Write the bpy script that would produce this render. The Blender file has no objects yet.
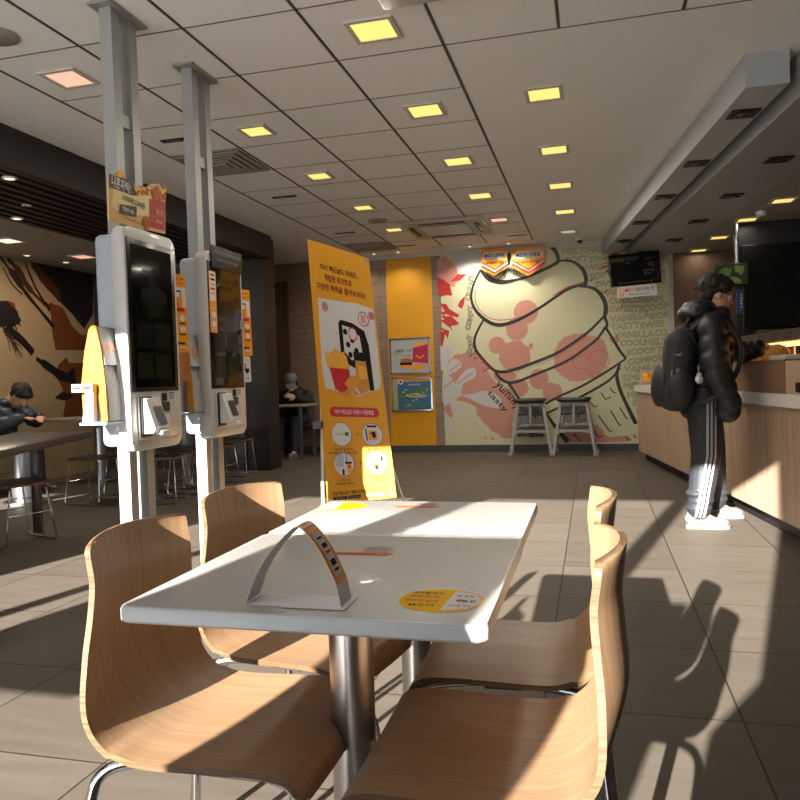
import bpy, bmesh, math, random
from math import pi, sin, cos, radians, sqrt
from mathutils import Vector, Matrix, noise
from mathutils.bvhtree import BVHTree
random.seed(7)
S = bpy.context.scene
COL = S.collection
V = Vector

# ------------------------------------------------------------------ camera numbers (also used to survey points of the place)
FPX, YAW, PITCH, ROLL, EYE = 740.83, .2558, -.0293, -.0320, 1.0863
_f = V((-sin(YAW)*cos(PITCH), cos(YAW)*cos(PITCH), sin(PITCH)))
_r0 = V((cos(YAW), sin(YAW), 0)); _u0 = _r0.cross(_f)
_r = cos(ROLL)*_r0 + sin(ROLL)*_u0; _u = -sin(ROLL)*_r0 + cos(ROLL)*_u0
CAM = V((0, 0, EYE))
def at(ax, v, px, py):
    d = (px-400)/FPX*_r - (py-400)/FPX*_u + _f
    t = (v-CAM[ax])/d[ax]
    return CAM + t*d

# ------------------------------------------------------------------ materials
def _new(name):
    m = bpy.data.materials.new(name); m.use_nodes = True
    nt = m.node_tree; b = nt.nodes['Principled BSDF']
    return m, nt, b
def _set(b, rough=.5, metal=0., spec=.5, coat=0., trans=0.):
    b.inputs['Roughness'].default_value = rough
    b.inputs['Metallic'].default_value = metal
    b.inputs['Specular IOR Level'].default_value = spec
    b.inputs['Coat Weight'].default_value = coat
    b.inputs['Transmission Weight'].default_value = trans
def srgb(r, g, b):
    f = lambda c: (c/255/12.92) if c/255 <= .04045 else ((c/255+.055)/1.055)**2.4
    return (f(r), f(g), f(b), 1)
def mat(name, c, rough=.5, metal=0., spec=.5, coat=0., var=.06, scale=9., bump=0.):
    """colour with a slight procedural mottling so nothing is perfectly flat"""
    m, nt, b = _new(name); _set(b, rough, metal, spec, coat)
    N = nt.nodes; L = nt.links
    tc = N.new('ShaderNodeTexCoord'); nz = N.new('ShaderNodeTexNoise'); nz.inputs['Scale'].default_value = scale
    nz.inputs['Detail'].default_value = 3
    L.new(tc.outputs['Object'], nz.inputs['Vector'])
    mx = N.new('ShaderNodeMix'); mx.data_type = 'RGBA'
    mx.inputs[6].default_value = tuple(x*(1-var) for x in c[:3])+(1,)
    mx.inputs[7].default_value = tuple(min(1, x*(1+var)) for x in c[:3])+(1,)
    L.new(nz.outputs['Fac'], mx.inputs[0]); L.new(mx.outputs[2], b.inputs['Base Color'])
    if bump:
        bp = N.new('ShaderNodeBump'); bp.inputs['Strength'].default_value = bump; bp.inputs['Distance'].default_value = .01
        L.new(nz.outputs['Fac'], bp.inputs['Height']); L.new(bp.outputs['Normal'], b.inputs['Normal'])
    return m
def emit(name, c, s):
    m, nt, b = _new(name); _set(b, .4)
    b.inputs['Base Color'].default_value = c
    b.inputs['Emission Color'].default_value = c; b.inputs['Emission Strength'].default_value = s
    return m
def wood(name, c1, c2, vec=(3, 60, 60), coord='Object', rough=.38, bump=.03, coat=.0, fine=2.):
    m, nt, b = _new(name); _set(b, rough, 0, .4, coat)
    N = nt.nodes; L = nt.links
    tc = N.new('ShaderNodeTexCoord'); mp = N.new('ShaderNodeMapping'); mp.inputs['Scale'].default_value = vec
    L.new(tc.outputs[coord], mp.inputs['Vector'])
    n1 = N.new('ShaderNodeTexNoise'); n1.inputs['Scale'].default_value = 1.; n1.inputs['Detail'].default_value = 5; n1.inputs['Distortion'].default_value = .6
    n2 = N.new('ShaderNodeTexNoise'); n2.inputs['Scale'].default_value = fine*2; n2.inputs['Detail'].default_value = 2
    L.new(mp.outputs[0], n1.inputs['Vector']); L.new(mp.outputs[0], n2.inputs['Vector'])
    ad = N.new('ShaderNodeMath'); ad.operation = 'MULTIPLY_ADD'; ad.inputs[1].default_value = .35
    L.new(n2.outputs['Fac'], ad.inputs[0]); L.new(n1.outputs['Fac'], ad.inputs[2])
    cr = N.new('ShaderNodeValToRGB'); cr.color_ramp.elements[0].position = .42; cr.color_ramp.elements[1].position = .92
    cr.color_ramp.elements[0].color = c1; cr.color_ramp.elements[1].color = c2
    L.new(ad.outputs[0], cr.inputs[0]); L.new(cr.outputs[0], b.inputs['Base Color'])
    if bump:
        bp = N.new('ShaderNodeBump'); bp.inputs['Strength'].default_value = bump; bp.inputs['Distance'].default_value = .003
        L.new(ad.outputs[0], bp.inputs['Height']); L.new(bp.outputs['Normal'], b.inputs['Normal'])
    return m
def tiles(name, cols, grout, size, off, mortar=.004, rough=.35, axes='xy', spec=.5, streak=(1.2, 9, 9), offset=0., width=None):
    """rectangular tiles laid on world axes: cols = two tile colours"""
    m, nt, b = _new(name); _set(b, rough, 0, spec)
    N = nt.nodes; L = nt.links
    tc = N.new('ShaderNodeTexCoord'); sp = N.new('ShaderNodeSeparateXYZ'); cb = N.new('ShaderNodeCombineXYZ')
    L.new(tc.outputs['Object'], sp.inputs[0])
    ix = {'x': 0, 'y': 1, 'z': 2}
    L.new(sp.outputs[ix[axes[0]]], cb.inputs[0]); L.new(sp.outputs[ix[axes[1]]], cb.inputs[1])
    mp = N.new('ShaderNodeMapping'); mp.inputs['Location'].default_value = (-off[0], -off[1], 0)
    L.new(cb.outputs[0], mp.inputs['Vector'])
    br = N.new('ShaderNodeTexBrick'); br.offset = offset; br.squash = 1.
    br.inputs['Scale'].default_value = 1.; br.inputs['Brick Width'].default_value = width or size; br.inputs['Row Height'].default_value = size
    br.inputs['Mortar Size'].default_value = mortar; br.inputs['Mortar Smooth'].default_value = .1; br.inputs['Bias'].default_value = 0
    br.inputs['Color1'].default_value = cols[0]; br.inputs['Color2'].default_value = cols[1]; br.inputs['Mortar'].default_value = grout
    L.new(mp.outputs[0], br.inputs['Vector'])
    mp2 = N.new('ShaderNodeMapping'); mp2.inputs['Scale'].default_value = streak; L.new(cb.outputs[0], mp2.inputs['Vector'])
    nz = N.new('ShaderNodeTexNoise'); nz.inputs['Scale'].default_value = 2.; nz.inputs['Detail'].default_value = 6
    L.new(mp2.outputs[0], nz.inputs['Vector'])
    mr = N.new('ShaderNodeMapRange'); mr.inputs['To Min'].default_value = .72; mr.inputs['To Max'].default_value = 1.28
    L.new(nz.outputs['Fac'], mr.inputs[0])
    mu = N.new('ShaderNodeVectorMath'); mu.operation = 'MULTIPLY'
    L.new(br.outputs['Color'], mu.inputs[0]); L.new(mr.outputs[0], mu.inputs[1]); L.new(mu.outputs[0], b.inputs['Base Color'])
    mr2 = N.new('ShaderNodeMapRange'); mr2.inputs['To Min'].default_value = rough*.8; mr2.inputs['To Max'].default_value = rough*1.3
    L.new(nz.outputs['Fac'], mr2.inputs[0]); L.new(mr2.outputs[0], b.inputs['Roughness'])
    bp = N.new('ShaderNodeBump'); bp.inputs['Strength'].default_value = .4; bp.inputs['Distance'].default_value = .002; bp.invert = True
    L.new(br.outputs['Fac'], bp.inputs['Height']); L.new(bp.outputs['Normal'], b.inputs['Normal'])
    return m

# ------------------------------------------------------------------ geometry gatherer
class G:
    def __init__(s): s.v = []; s.f = []; s.m = []; s.uv = None
    def add(s, verts, faces, mi=0, M=None):
        o = len(s.v)
        for v in verts:
            v = V(v); s.v.append(M @ v if M else v)
        for f in faces: s.f.append(tuple(i+o for i in f)); s.m.append(mi)
        return s
    def box(s, a, b, mi=0, M=None):
        x0, y0, z0 = a; x1, y1, z1 = b
        vs = [(x0,y0,z0),(x1,y0,z0),(x1,y1,z0),(x0,y1,z0),(x0,y0,z1),(x1,y0,z1),(x1,y1,z1),(x0,y1,z1)]
        return s.add(vs, [(0,3,2,1),(4,5,6,7),(0,1,5,4),(1,2,6,5),(2,3,7,6),(3,0,4,7)], mi, M)
    def rbox(s, a, b, r=.01, mi=0, M=None, seg=3):
        bm = bmesh.new()
        g = G().box(a, b)
        vs = [bm.verts.new(v) for v in g.v]
        for f in g.f: bm.faces.new([vs[i] for i in f])
        bmesh.ops.bevel(bm, geom=list(bm.edges), offset=r, segments=seg, profile=.5, affect='EDGES')
        bm.verts.index_update()
        s.add([v.co.copy() for v in bm.verts], [[v.index for v in f.verts] for f in bm.faces], mi, M); bm.free()
        return s
    def tube(s, pts, r, n=10, mi=0, closed=False, caps=True, M=None):
        pts = [V(p) for p in pts]; k = len(pts)
        rr = r if isinstance(r, (list, tuple)) else [r]*k
        vs = []; fs = []; nrm = None
        for i, p in enumerate(pts):
            if closed: t = pts[(i+1) % k]-pts[i-1]
            else: t = pts[min(i+1, k-1)]-pts[max(i-1, 0)]
            t = t.normalized() if t.length > 1e-9 else V((0, 0, 1))
            if nrm is None: nrm = t.cross(V((0, 0, 1)) if abs(t.z) < .9 else V((1, 0, 0))).normalized()
            else: nrm = (nrm - nrm.dot(t)*t); nrm = nrm.normalized() if nrm.length > 1e-6 else t.orthogonal().normalized()
            bn = t.cross(nrm)
            for j in range(n):
                a = 2*pi*j/n; vs.append(p+(cos(a)*nrm+sin(a)*bn)*rr[i])
        for i in range(k if closed else k-1):
            for j in range(n):
                a = i*n+j; b = i*n+(j+1) % n; c = ((i+1) % k)*n+(j+1) % n; d = ((i+1) % k)*n+j
                fs.append((a, b, c, d))
        if caps and not closed: fs += [tuple(range(n-1, -1, -1)), tuple(range((k-1)*n, k*n))]
        return s.add(vs, fs, mi, M)
    def lathe(s, prof, n=24, c=(0, 0, 0), mi=0, M=None):
        vs = []; fs = []; k = len(prof); c = V(c)
        for r, z in prof:
            for j in range(n): a = 2*pi*j/n; vs.append(c+V((r*cos(a), r*sin(a), z)))
        for i in range(k-1):
            for j in range(n): fs.append((i*n+j, i*n+(j+1) % n, (i+1)*n+(j+1) % n, (i+1)*n+j))
        fs.append(tuple(range(n-1, -1, -1))); fs.append(tuple(range((k-1)*n, k*n)))
        return s.add(vs, fs, mi, M)
    def prism(s, poly, d0, d1, fn=None, mi=0, ms=None, M=None):
        """polygon (a,b) extruded from d0 to d1; fn(a,b,d)->xyz"""
        fn = fn or (lambda a, b, d: (a, b, d)); k = len(poly)
        vs = [fn(a, b, d0) for a, b in poly]+[fn(a, b, d1) for a, b in poly]
        s.add(vs, [tuple(range(k-1, -1, -1)), tuple(range(k, 2*k))], mi, M)
        o = len(s.v)-2*k
        for i in range(k):
            s.f.append((o+i, o+(i+1) % k, o+k+(i+1) % k, o+k+i)); s.m.append(mi if ms is None else ms)
        return s
    def sphere(s, c, r, n=16, mi=0, M=None):
        rx, ry, rz = r if isinstance(r, (tuple, list)) else (r, r, r); c = V(c); vs = []; fs = []; m = n//2
        for i in range(m+1):
            t = pi*i/m
            for j in range(n): a = 2*pi*j/n; vs.append(c+V((rx*sin(t)*cos(a), ry*sin(t)*sin(a), rz*cos(t))))
        for i in range(m):
            for j in range(n): fs.append((i*n+j, (i+1)*n+j, (i+1)*n+(j+1) % n, i*n+(j+1) % n))
        return s.add(vs, fs, mi, M)
    def mesh(s, name, mats, angle=35, fix=True):
        me = bpy.data.meshes.new(name)
        me.from_pydata([tuple(v) for v in s.v], [], s.f)
        for m in (mats if isinstance(mats, (list, tuple)) else [mats]): me.materials.append(m)
        me.polygons.foreach_set('material_index', s.m)
        if fix:
            bm = bmesh.new(); bm.from_mesh(me)
            bmesh.ops.remove_doubles(bm, verts=bm.verts, dist=1e-6)
            bmesh.ops.recalc_face_normals(bm, faces=bm.faces); bm.to_mesh(me); bm.free()
        me.polygons.foreach_set('use_smooth', [True]*len(me.polygons))
        me.set_sharp_from_angle(angle=radians(angle)); me.update()
        return me
    def build(s, name, mats, parent=None, angle=35, fix=True, off=None):
        if off is not None: s.v = [v-V(off) for v in s.v]
        o = bpy.data.objects.new(name, s.mesh(name, mats, angle, fix)); COL.objects.link(o)
        if parent: o.parent = parent
        return o

class Print(G):
    """flat printed graphics: (u,v) on a plane, layer k lifted k*eps along the normal"""
    inc = 2e-5
    def __init__(s, M, eps=.0006): super().__init__(); s.M = M; s.eps = eps; s.tf = None; s.n = 0
    def P(s, p, k):
        if s.tf: p = s.tf(p)
        return s.M @ V((p[0], p[1], k*s.eps+s.n*s.inc))
    def poly(s, pts, mi=0, k=1):
        s.n += 1
        return s.add([s.P(p, k) for p in pts], [tuple(range(len(pts)))], mi)
    def rect(s, u0, v0, u1, v1, mi=0, k=1, n=1):
        return s.poly([(u0, v0), (u1, v0), (u1, v1), (u0, v1)], mi, k)
    def rrect(s, u0, v0, u1, v1, r, mi=0, k=1):
        pts = []
        for cx, cy, a0 in ((u1-r, v1-r, 0), (u0+r, v1-r, 90), (u0+r, v0+r, 180), (u1-r, v0+r, 270)):
            for i in range(6): a = radians(a0+90*i/5); pts.append((cx+r*cos(a), cy+r*sin(a)))
        return s.poly(pts, mi, k)
    def disc(s, cx, cy, rx, ry=None, mi=0, k=1, n=28, jag=0, a0=0, seed=0):
        ry = ry or rx; rnd = random.Random(seed+int(abs(cx*991)+abs(cy*577)))
        pts = []
        for i in range(n):
            a = 2*pi*i/n; q = 1+(rnd.uniform(-jag, jag) if jag else 0)
            x, y = rx*q*cos(a), ry*q*sin(a); pts.append((cx+x*cos(a0)-y*sin(a0), cy+x*sin(a0)+y*cos(a0)))
        return s.poly(pts, mi, k)
    def ring(s, cx, cy, rx, ry, w, mi=0, k=1, n=28):
        s.stroke([(cx+rx*cos(2*pi*i/n), cy+ry*sin(2*pi*i/n)) for i in range(n+1)], w, mi, k)
    def stroke(s, pts, w, mi=0, k=1, smooth=False, bump=True):
        s.n += bump
        if smooth: pts = spline(pts, 6)
        n = len(pts); ws = w if isinstance(w, (list, tuple)) else [w]*n
        if len(ws) != n: ws = [ws[min(len(ws)-1, int(i*(len(ws)-1)/(n-1)+.5))] for i in range(n)]
        L = []; Rr = []
        for i in range(n):
            a = pts[max(i-1, 0)]; b = pts[min(i+1, n-1)]
            dx, dy = b[0]-a[0], b[1]-a[1]; l = math.hypot(dx, dy) or 1
            nx, ny = -dy/l*ws[i]/2, dx/l*ws[i]/2
            L.append((pts[i][0]+nx, pts[i][1]+ny)); Rr.append((pts[i][0]-nx, pts[i][1]-ny))
        vs = [s.P(p, k) for p in L+Rr]
        return s.add(vs, [(i, i+1, n+i+1, n+i) for i in range(n-1)], mi)
    def text(s, body, cx, cy, h, mi=0, k=2, maxw=None, rot=0, shear=0, align='c', outline=0):
        vs, fs, bb = text2d(body)
        w = bb[2]-bb[0]; hh = bb[3]-bb[1]; sc = h/hh; sx = sc
        if maxw: sx = maxw/w
        ax = (bb[0]+bb[2])/2 if align == 'c' else bb[0]
        ay = (bb[1]+bb[3])/2
        c, sn = cos(rot), sin(rot)
        def tr(p):
            x = (p[0]-ax)*sx; y = (p[1]-ay)*sc; x += y*shear
            return (cx+x*c-y*sn, cy+x*sn+y*c)
        s.n += 1
        if outline:
            cnt = {}
            for f in fs:
                for i in range(len(f)):
                    e = tuple(sorted((f[i], f[(i+1) % len(f)]))); cnt[e] = cnt.get(e, 0)+1
            for (a, b), q in cnt.items():
                if q == 1: s.stroke([tr(vs[a]), tr(vs[b])], outline, mi, k, False, False)
        else: s.add([s.P(tr(v), k) for v in vs], fs, mi)
        return s
_tc = {}
def text2d(body):
    if body in _tc: return _tc[body]
    cu = bpy.data.curves.new('t', 'FONT'); cu.body = body; cu.resolution_u = 2; cu.fill_mode = 'FRONT'; cu.offset = .016 if any(ord(c) > 0x2000 for c in body) else .012
    ob = bpy.data.objects.new('t', cu); COL.objects.link(ob)
    me = ob.to_mesh()
    vs = [tuple(v.co[:2]) for v in me.vertices]; fs = [tuple(p.vertices) for p in me.polygons]
    ob.to_mesh_clear(); bpy.data.objects.remove(ob); bpy.data.curves.remove(cu)
    xs = [v[0] for v in vs] or [0, 1]; ys = [v[1] for v in vs] or [0, 1]
    _tc[body] = (vs, fs, (min(xs), min(ys), max(xs), max(ys)))
    return _tc[body]
def spline(pts, n=6):
    out = []; k = len(pts); P = [V(p) for p in pts]
    for i in range(k-1):
        p0, p1, p2, p3 = P[max(i-1, 0)], P[i], P[i+1], P[min(i+2, k-1)]
        for j in range(n):
            t = j/n
            out.append(tuple(.5*((2*p1)+(p2-p0)*t+(2*p0-5*p1+4*p2-p3)*t*t+(3*p1-p0-3*p2+p3)*t**3)))
    out.append(tuple(P[-1])); return out
def basis(o, u, v):
    """plane frame: origin o, u right, v up; normal = u x v"""
    u = V(u).normalized(); v = V(v); v = (v-v.dot(u)*u).normalized(); n = u.cross(v); o = V(o)
    return Matrix(((u.x, v.x, n.x, o.x), (u.y, v.y, n.y, o.y), (u.z, v.z, n.z, o.z), (0, 0, 0, 1)))
def thing(name, label, cat, loc=(0, 0, 0), rz=0., group=None):
    o = bpy.data.objects.new(name, None); o.empty_display_size = .1; COL.objects.link(o)
    o.location = loc; o.rotation_euler = (0, 0, rz); tag(o, label, cat, group); return o
def tag(o, label, cat, group=None, kind=None):
    o['label'] = label; o['category'] = cat
    if group: o['group'] = group
    if kind: o['kind'] = kind
    return o
def struct(o): o['kind'] = 'structure'; return o
def dup(root, loc, rz=None, label=None, group=None):
    def cp(o, par):
        c = o.copy(); COL.objects.link(c)
        if par: c.parent = par
        for ch in list(o.children): cp(ch, c)
        return c
    r = cp(root, None); r.location = loc
    if rz is not None: r.rotation_euler = (0, 0, rz)
    if label: r['label'] = label
    if group: r['group'] = group
    return r
def blob(name, caps, ells, mats, parent=None, voxel=.01, smooth=4, extra=None):
    """one continuous skin grown round tapered limbs and ellipsoids"""
    g = G()
    for p0, r0, p1, r1 in caps:
        p0, p1 = V(p0), V(p1); n = 5
        pts = []; rs = []
        d = (p1-p0).normalized() if (p1-p0).length > 1e-6 else V((0, 0, 1))
        for i in range(1, 5): a = pi/2*i/5; pts.append(p0-d*r0*cos(a)); rs.append(max(r0*sin(a), 1e-4))
        for i in range(n+1): t = i/n; pts.append(p0.lerp(p1, t)); rs.append(r0+(r1-r0)*t)
        for i in range(4, 0, -1): a = pi/2*i/5; pts.append(p1+d*r1*cos(a)); rs.append(max(r1*sin(a), 1e-4))
        g.tube(pts, rs, n=14)
    for e in ells: g.sphere(e[0], e[1], n=18, M=e[2] if len(e) > 2 else None)
    if extra: g.add(extra.v, extra.f)
    me = g.mesh('tmp', [], fix=False)
    ob = bpy.data.objects.new('tmp', me); COL.objects.link(ob)
    md = ob.modifiers.new('r', 'REMESH'); md.mode = 'VOXEL'; md.voxel_size = voxel; md.adaptivity = 0
    if smooth:
        sm = ob.modifiers.new('s', 'SMOOTH'); sm.iterations = smooth; sm.factor = .5
    dg = bpy.context.evaluated_depsgraph_get()
    me2 = bpy.data.meshes.new_from_object(ob.evaluated_get(dg)); bpy.data.objects.remove(ob)
    me2.name = name; me2.materials.clear()
    for m in (mats if isinstance(mats, (list, tuple)) else [mats]): me2.materials.append(m)
    me2.polygons.foreach_set('use_smooth', [True]*len(me2.polygons))
    o = bpy.data.objects.new(name, me2); COL.objects.link(o)
    if parent: o.parent = parent
    return o
LAMP = 3.; EXPO = 1.45; SUN = 13.5; SKY = .5; WASH = 18.
# ================================================================== ROOM
CZ = 2.874
m_floor = tiles('floor_tile', (srgb(92,84,75), srgb(84,77,68)), srgb(44,38,34), .6058, (.4213-.6058*20, 2.425-.6058*20), mortar=.0035, rough=.55, spec=.15)
m_gyp = mat('gypsum_white', srgb(240,239,237), .5, var=.02, scale=3)
m_ctile = mat('ceiling_tile', srgb(240,239,237), .55, var=.04, scale=60)
m_tbar = mat('ceiling_bar', srgb(150,142,132), .5)
m_tbar2 = mat('ceiling_bar_groove', srgb(40,34,30), .6)
m_woodtile = tiles('wood_wall_tile', (srgb(150,124,104), srgb(142,117,98)), srgb(110,86,70), .2, (-6, .09), mortar=.004, rough=.5, axes='xz', streak=(2, 14, 1), offset=.5, width=1.2)
m_brown = wood('brown_wall', srgb(84,60,42), srgb(100,73,51), vec=(1, 1, 14), rough=.5)
m_dark = mat('dark_brown_panel', srgb(27,20,17), .45)
m_slat = mat('dark_slat', srgb(30,23,20), .5)
m_greyp = mat('dark_grey_panel', srgb(62,60,63), .35)
m_skirt = mat('grey_skirting', srgb(72,70,74), .5)
m_wallw = mat('wall_white', srgb(200,196,188), .6)
m_yellow = mat('yellow_wall_paint', srgb(226,160,12), .55, var=.03)
m_grey = mat('grey_soffit_paint', srgb(176,180,182), .5, var=.02)
m_alu = mat('window_aluminium', srgb(90,90,92), .4, .7)
m_shade_panel = mat('shade_panel_grey', srgb(150,150,148), .6)  # for the unseen panels added in the window to cast shade
m_kdark = mat('kitchen_dark', srgb(22,20,20), .5)
m_kceil = mat('kitchen_ceiling', srgb(158,148,138), .6)
m_black = mat('matt_black', srgb(14,13,13), .5)
EX = 2**EXPO
m_lampy = emit('lamp_yellow', (1., .70, .19, 1), 1.15/EX)
m_lampp = emit('lamp_pink', (1., .50, .38, 1), .95/EX)
m_lampw = emit('lamp_white', (1., .93, .62, 1), 1.3/EX)
m_white = mat('white_plastic', srgb(232,232,230), .4, var=.02)
m_chrome = mat('chrome', srgb(205,205,208), .12, 1., var=.02)
m_steel = mat('brushed_steel', srgb(178,176,174), .28, 1., var=.05, scale=40)

struct(G().box((-8.2, -.9, -.1), (4.2, 12, 0)).build('floor', m_floor))
g = G().box((-3.78, -.6, CZ), (4.2, 10.7, CZ+.12))
struct(g.build('ceiling', m_gyp))
# tile field: mineral boards let into the ceiling, with metal bars
gx0, gy0, tl = -.7365, 3.9863, .6058
g = G().box((gx0-4*tl, -.6, CZ-.002), (gx0, gy0+10*tl, CZ+.01)).box((gx0, -.6, CZ-.002), (4.1, gy0, CZ+.01))
struct(g.build('ceiling_tile_field', m_ctile))
g = G()
def bar(x0, y0, x1, y1, w, z=CZ-.004):
    if abs(x1-x0) < 1e-6:
        g.box((x0-w/2, y0, z), (x0+w/2, y1, CZ)); g.box((x0-.0035, y0, z-.0006), (x0+.0035, y1, CZ), 1); g.box((x0+w/2-.004, y0, z-.0006), (x0+w/2, y1, CZ), 1)
    else: g.box((x0, y0-w/2, z), (x1, y0+w/2, CZ)); g.box((x0, y0-.002, z-.0006), (x1, y0+.003, CZ), 1)
for i in range(5): bar(gx0-i*tl, -.6, gx0-i*tl, gy0+10*tl, .019)
for i in range(1, 8): bar(gx0+i*tl, -.6, gx0+i*tl, gy0, .019)
for j in range(-7, 11):
    bar(gx0-4*tl, gy0+j*tl, gx0 if j > 0 else 4.1, gy0+j*tl, .011)
struct(g.build('ceiling_grid_trim', [m_tbar, m_tbar2], fix=False))

# back wall and its finishes
WY = 10.506
struct(G().box((-5.3, WY, 0), (-2.9, WY+.2, CZ)).build('wall_back_tile', m_woodtile))
struct(G().box((-2.9, WY+.002, 0), (-2.22, WY+.2, CZ)).build('wall_back_yellow', m_yellow))
struct(G().box((-2.22, WY, 0), (-2.09, WY+.2, CZ)).build('wall_back_pilaster', m_woodtile))
struct(G().box((-2.09, WY, 0), (1.06, WY+.2, CZ)).build('wall_back', m_wallw))
struct(G().box((1.06, WY-.04, 0), (4.2, WY+.2, CZ)).build('wall_back_kitchen', m_brown))
struct(G().box((-5.2, WY-.025, 0), (1.0, WY, .1)).build('baseboard_back', m_skirt))
struct(G().box((-3.2, WY-.035, CZ-.05), (.2, WY, CZ)).build('trim_1', m_wallw))
struct(G().box((-5.2, WY-.06, .02), (-4.44, WY, 2.6)).build('wall_back_brown', m_brown))
# left dining zone: low ceiling with dark slats, fascia, mural wall, end partition
FX = -3.78; LZ = 2.6
struct(G().box((FX-.1, -.6, LZ-.0), (FX, 8.45, CZ+.1)).build('trim_2', m_dark))
struct(G().box((-8.2, -.6, LZ), (-5.0, 8.6, LZ+.1)).build('ceiling_left', mat('low_ceiling', srgb(150,144,136), .6)))
g = G().box((-5.0, -.6, LZ+.06), (FX-.1, 8.6, LZ+.12))
for i in range(9): x = -4.98+i*.125; g.box((x, -.6, LZ), (x+.06, 8.6, LZ+.06))
struct(g.build('ceiling_slats', m_slat))
struct(G().box((-5.4, 8.7, CZ), (FX, 10.7, CZ+.1)).box((-4.3, 8.40, CZ), (FX, 8.7, CZ+.1)).build('ceiling_rear_left', m_gyp))
g = G().box((-6.6, 4.9, 0), (-6.4, 8.6, LZ)).box((-8.2, 4.8, 0), (-6.4, 4.9, LZ)).box((-8.4, -.6, 0), (-8.2, 4.9, LZ))
struct(g.build('wall_left', mat('mural_cream', srgb(150,132,104), .6)))
struct(G().box((-6.4, 8.55, 0), (-4.05, 8.7, CZ)).box((-6.4, 8.53, 0), (-4.05, 8.55, .1)).build('wall_partition', m_greyp))
struct(G().box((-4.19, 8.42, 0), (-3.88, 8.74, CZ)).box((-4.205, 8.405, 0), (-4.18, 8.43, CZ)).box((-3.90, 8.405, 0), (-3.875, 8.435, CZ)).build('pillar_left', m_dark))
struct(G().box((-5.3, 8.7, 0), (-5.2, WY+.2, CZ+.05)).build('wall_rear_left', m_brown))
# window wall behind the camera
g = G()
def wbox(x0, x1, z0, z1): g.box((x0, -.75, z0), (x1, -.6, z1))
wbox(-8.4, 4.2, 2.67, CZ+.1); wbox(-8.4, -7.5, 0, 2.67); wbox(-6.78, -4.46, 0, 2.67); wbox(-.29, 4.2, 0, 2.67)
struct(g.build('wall_near', m_wallw))
w1 = struct(bpy.data.objects.new('window_1', None)); COL.objects.link(w1)
g = G()
for x0, x1 in ((-1.12, -1.015), (-3.745, -3.67)): g.box((x0, -.74, 0), (x1, -.61, 2.67))
g.box((-4.46, -.72, 2.64), (-.29, -.62, 2.67)); g.box((-4.46, -.72, 0), (-.29, -.62, .03))
g.build('frame', m_alu, w1)
G().prism([(-1.122,.03),(-.575,.03),(-.575,1.3),(-.63,1.43),(-.65,1.57),(-1.23,1.57),(-1.207,1.50),(-1.178,1.40),(-1.168,1.30),(-1.122,1.22)], -.69, -.65, fn=lambda a, b, d: (a, d, b)).build('shade_panel', m_shade_panel, w1)  # added unseen panel, outlined to shade the near table and seats
G().prism([(-.42, .03), (-.29, .03), (-.29, 1.27), (-.42, 1.10)], -.69, -.65, fn=lambda a, b, d: (a, d, b)).build('shade_panel', m_shade_panel, w1)  # added unseen blocker with slanted top, darkens the near right floor
G().box((-3.47, -.69, 1.06), (-2.5, -.65, 1.55)).build('shade_panel', m_shade_panel, w1)  # added unseen blocker for the shaded floor at the left
w2 = struct(G().box((-7.5, -.72, 0), (-6.78, -.62, .03)).build('window_2', m_alu))
struct(G().box((4.2, -.75, 0), (4.4, 10.7, CZ)).build('wall_right', m_wallw))
struct(G().box((-30, -40, -.14), (30, -.9, -.1)).build('ground_outside', mat('pavement', srgb(238,236,232), .8)))

# kitchen side: hanging beam, lower grey soffit, kitchen ceiling, dark equipment wall
SL = -.124
def bx(y, off=0): return .884+SL*(y-4.67)+off
def slantbox(y0, y1, o0, o1, z0, z1, mi=0, gg=None):
    gg = gg or G()
    gg.prism([(bx(y0, o0), y0), (bx(y0, o1), y0), (bx(y1, o1), y1), (bx(y1, o0), y1)], z0, z1, mi=mi); return gg
struct(slantbox(4.67, WY-.01, 0, .232, 2.686, CZ).build('ceiling_beam', m_grey))
struct(slantbox(4.0, WY-.05, .30, .92, 2.62, CZ).build('ceiling_soffit', mat('soffit_grey', srgb(158,160,160), .5, var=.02)))
struct(slantbox(4.0, WY-.05, .92, 3.6, 2.62, CZ).build('ceiling_kitchen', m_kceil))
struct(G().box((1.50, 8.6, 0), (4.2, 8.7, 2.62)).build('wall_kitchen', m_kdark))

def recessed(y, off, z, label):
    x = bx(y, off); t = thing('recessed_downlight', label, 'ceiling light', (x, y, z), math.atan(-SL), 'black recessed downlights in the grey soffits')
    G().box((-.085, -.075, -.012), (.085, .075, 0)).build('trim_plate', m_black, t)
    g = G().lathe([(.05, -.014), (.05, -.018), (.028, -.022), (.001, -.022)], 14); g.build('lens', mat('downlight_lens', srgb(70,66,60), .2), t)
ordw = ['first', 'second', 'third', 'fourth', 'fifth']
for i, y in enumerate((5.12, 6.22, 7.3, 8.45, 9.55)): recessed(y, .125, 2.686, f'black square downlight in the hanging grey beam, {ordw[i]} from its near end')
for i, y in enumerate((6.08, 7.19, 8.29, 9.36)): recessed(y, .66, 2.62, f'black square downlight in the wide grey soffit beside the beam, {ordw[i]} from the camera')

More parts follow.
